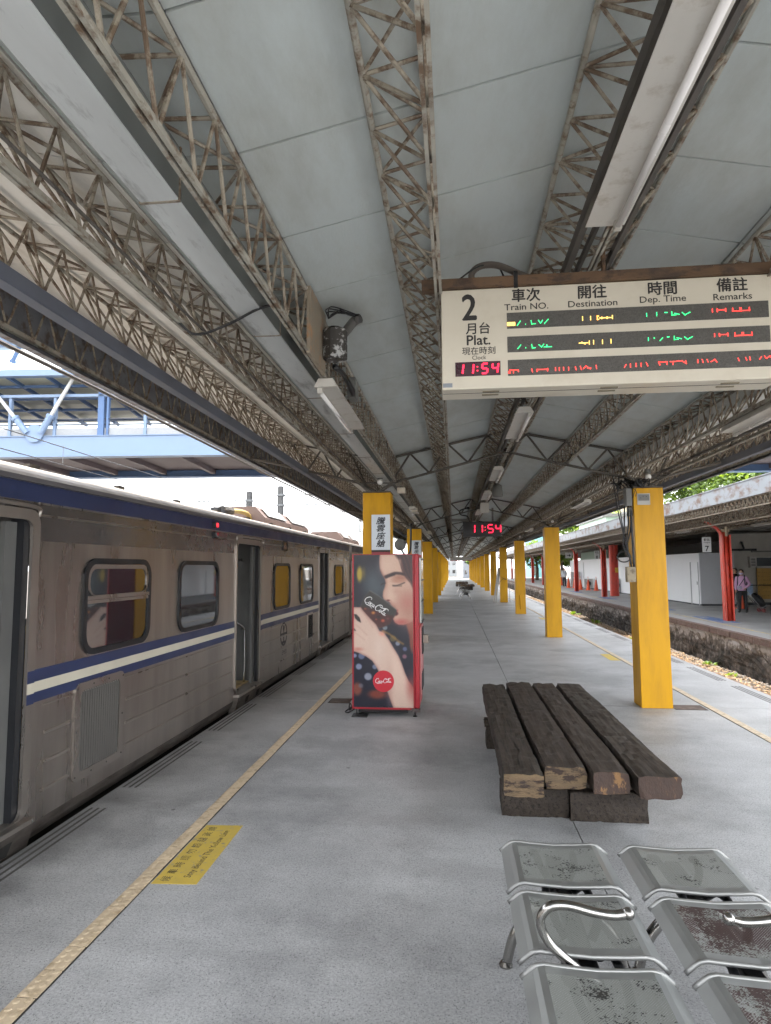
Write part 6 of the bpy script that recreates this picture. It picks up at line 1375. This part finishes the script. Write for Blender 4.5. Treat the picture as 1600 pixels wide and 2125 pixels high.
# ================================================================== TREES, WEEDS, BUILDINGS
m_bark = mat('bark', (.09, .065, .045), .9, bump=.5, bscale=12)
def leafmat(name, c):
    m = mat(name, c, .55, var=.3, scale=1.5); b = m.node_tree.nodes['Principled BSDF']; 
    N = m.node_tree.nodes; L = m.node_tree.links; tr = N.new('ShaderNodeBsdfTranslucent'); tr.inputs['Color'].default_value = (min(1, c[0]*2.4), min(1, c[1]*2.1), c[2]*.8, 1); ms = N.new('ShaderNodeMixShader'); ms.inputs[0].default_value = .42
    L.new(b.outputs[0], ms.inputs[1]); L.new(tr.outputs[0], ms.inputs[2]); L.new(ms.outputs[0], N['Material Output'].inputs['Surface'])
    return m
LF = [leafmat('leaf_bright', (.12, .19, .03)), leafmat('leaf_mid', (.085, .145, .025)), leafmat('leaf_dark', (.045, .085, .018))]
def tree(x, y, h, rx, rz, n, label, seed, leaf=.16, zb=-1.1, group='trees beyond the opposite platform'):
    r = random.Random(seed); t = thing('tree', (x, y, zb), label, 'tree', group); tr = MB(); cz = zb+h-rz
    tr.tube(spline([(x, y, zb), (x+.1, y+.1, zb+h*.3), (x-.1, y, zb+h*.6)], 5), [.26-.012*i for i in range(11)], 9)
    cl = []
    for k in range(26):
        a = r.uniform(0, 6.28); e = r.uniform(-.5, 1.4); q = r.uniform(.45, 1.0)
        c = Vector((x+rx*q*math.cos(a)*math.cos(e*.8), y+rx*q*math.sin(a)*math.cos(e*.8), cz+rz*q*math.sin(e))); cl.append((c, r.uniform(.22, .42)*rx))
        if k < 9: tr.tube(spline([(x, y, zb+h*.45+r.uniform(-.3, .6)), tuple((Vector((x, y, cz-.3*rz))+c)/2+Vector((0, 0, .2))), tuple(c)], 4), [.09, .085, .08, .07, .06, .05, .04, .03, .02], 6)
    obj('trunk', tr, m_bark, t, smooth=True); cr = MB()
    for i in range(n):
        c, R = r.choice(cl); d = Vector((r.gauss(0, 1), r.gauss(0, 1), r.gauss(0, 1))); d.normalize(); p = c+d*R*r.uniform(.55, 1.05)*Vector((1, 1, 1)).length/1.732
        u = Vector((r.gauss(0, 1), r.gauss(0, 1), r.gauss(0, .6))).normalized(); v = u.cross(d+Vector((0, 0, .6))).normalized(); s = leaf*r.uniform(.6, 1.3)
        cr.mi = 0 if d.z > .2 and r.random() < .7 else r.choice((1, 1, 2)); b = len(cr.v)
        w_ = u.cross(v)*s*.25
        cr.v += [tuple(p-u*s), tuple(p-v*s*.5+w_), tuple(p+u*s), tuple(p+v*s*.5+w_)]; cr.face(b, b+1, b+2, b+3)
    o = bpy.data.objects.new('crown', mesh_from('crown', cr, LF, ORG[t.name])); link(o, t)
tree(20.0, 50, 11.6, 4.4, 3.0, 10000, 'broad leafy tree rising behind the opposite canopy near the right edge', 1, .2)
tree(28.5, 56, 12.2, 4.4, 3.0, 6000, 'second leafy tree behind the opposite canopy, farther right', 5, .22)
tree(20.5, 95, 11.0, 5.0, 3.2, 5000, 'tree behind the opposite canopy near the yellowish building', 2, .3)
tree(11.8, 92, 5.6, 2.6, 2.2, 4500, 'bushy green tree at the far end of the opposite platform', 3, .2, -.1)
tree(14.6, 88, 5.4, 2.4, 2.2, 3500, 'bushy green tree behind the far red columns', 4, .2, -.1)
tree(5.2, 150, 8., 2.4, 3.0, 2500, 'small bright green tree beyond the far end of the platform', 6, .28, -1.1, 'trees beyond the platform end')
def weed(x, y, z, s, label, seed):
    r = random.Random(seed); t = thing('weed', (x, y, z), label, 'weed', 'weeds on the track bed'); mb = MB()
    for k in range(int(16*s)+7):
        a = r.uniform(0, 6.28); e = r.uniform(.2, 1.2); L_ = s*r.uniform(.12, .26); d = Vector((math.cos(a)*math.cos(e), math.sin(a)*math.cos(e), math.sin(e))); p = Vector((x+r.gauss(0, .05*s), y+r.gauss(0, .07*s), z)); q = p+d*L_; u = d.cross(Vector((0, 0, 1))).normalized()*L_*.24
        mb.poly([p, p+d*L_*.55+u+Vector((0, 0, .01)), q-Vector((0, 0, L_*.15)), p+d*L_*.55-u+Vector((0, 0, .01))])
    obj('leaves', mb, r.choice(LF[:2]), t)
for k, (x, y, s, lab) in enumerate(((7.35, 10.55, 1.3, 'weed at the foot of the rubble wall near the right edge'), (7.2, 13.9, 1.6, 'bright weed clump seen just right of the nearest yellow pillar'), (7.38, 14.6, 1.3, 'darker weed clump at the wall right of the nearest yellow pillar'), (7.0, 11.6, .9, 'small pale weed among dry leaves at the right'), (7.1, 17.5, 1.3, 'weed tuft left of the nearest yellow pillar'), (7.05, 25.6, 2.0, 'yellow-green weed patch beside the second right-hand pillar'), (7.1, 33, 2.2, 'farther yellow-green weed patch along the track'), (7.1, 39, 2.4, 'most distant weed patch along the track'), (7.3, 19.3, 1.6, 'low weed in the shade of the rubble wall'))):
    weed(x, y, -1.06, s*.62, lab, 20+k)
def building(x0, x1, y0, y1, h, m, label, rows=3, cols=4, z0=-1.1):
    t = thing('building', ((x0+x1)/2, (y0+y1)/2, z0), label, 'building', 'buildings beyond the station'); obj('wall', MB().box(x0, x1, y0, y1, z0, h), m, t); obj('roof', MB().box(x0-.3, x1+.3, y0-.3, y1+.3, h+.001, h+.3), m_grey, t)
    for r_ in range(rows):
        for c_ in range(cols):
            xa = x0+(x1-x0)*(c_+.25)/cols; xb = x0+(x1-x0)*(c_+.75)/cols; za = z0+(h-z0)*(r_+.35)/rows; zb = z0+(h-z0)*(r_+.75)/rows
            w_ = obj('window', MB().box(xa, xb, y0-.04, y0-.002, za, zb), m_inter, t); obj('pane', MB().box(xa+.1, xb-.1, y0-.06, y0-.041, za+.1, zb-.1), m_glass, w_)
    return t
m_corr = mat('green_corrugated', (.33, .44, .36), .6, var=.12, scale=3, stretch=(8, 8, .1))
t = building(14.6, 30, 62, 75, 6.6, m_corr, 'pale green corrugated building behind the opposite canopy', 1, 0)
for k in range(40): obj('corrugation', MB().box(14.7+k*.38, 14.8+k*.38, 61.93, 61.998, -1, 6.55), m_corr, t)
building(23, 33, 105, 118, 11.5, mat('cream_render', (.55, .50, .36), .8), 'yellowish building behind the trees over the opposite canopy', 4, 3)
building(14.5, 19, 120, 130, 11.0, mat('turquoise_panel', (.20, .45, .48), .6), 'distant turquoise panelled building beyond the opposite platform', 3, 3)
building(2.6, 7.5, 175, 190, 14, mat('slate_cladding', (.19, .20, .22), .7, stretch=(6, 1, .2)), 'grey slatted building beyond the platform end', 5, 4)
building(-9, 1.0, 210, 225, 16, mat('pale_render', (.3, .31, .31), .8), 'pale building far beyond the platform end', 6, 5)
building(34, 44, 75, 90, 9.5, mat('brick_roof', (.42, .16, .10), .8), 'reddish building far right behind the trees', 2, 3)
for k, (x, y, h, lab) in enumerate(((-1.2, 128, 6.5, 'left white lamp post beyond the platform end'), (1.1, 136, 7.5, 'middle white lamp post beyond the platform end'), (3.4, 120, 6., 'right pale post beyond the platform end'))):
    t = thing('lamp_post', (x, y, -1.1), lab, 'lamp post', 'posts beyond the platform end'); obj('pole', MB().lathe([(.14, -1.1), (.09, h)], (x, y, 0), 10), m_bw, t); obj('arm', MB().bar((x, y, h-.1), (x+.9, y, h+.1), .05, 6), m_bw, t); obj('head', MB().box(x+.7, x+1.2, y-.12, y+.12, h+.05, h+.16), m_grey, t)
t = thing('signal_post', (3.0, 112, -1.1), 'railway signal with a lit red lamp beyond the platform end', 'signal'); obj('pole', MB().bar((3.0, 112, -1.1), (3.0, 112, 1.0), .06, 8), m_grey, t); obj('head', MB().box(2.75, 3.25, 111.8, 112, .2, 1.3), m_black, t); obj('red_lamp', MB().lathe([(.14, 111.78), (.12, 111.799)], (3.0, 0, .75), 12, 'y'), emit('signal_red', (.95, .08, .06), 2.), t)
for k, (x, y) in enumerate(((-.3, 107), (1.0, 106))):
    tag(obj('ground_box', MB().box(x-.25, x+.25, y, y+.4, -1.11, .12), m_grey, bevel=.02), '%s low grey box standing beyond the platform end' % ('left' if k == 0 else 'right'), 'box', 'low boxes beyond the platform end')
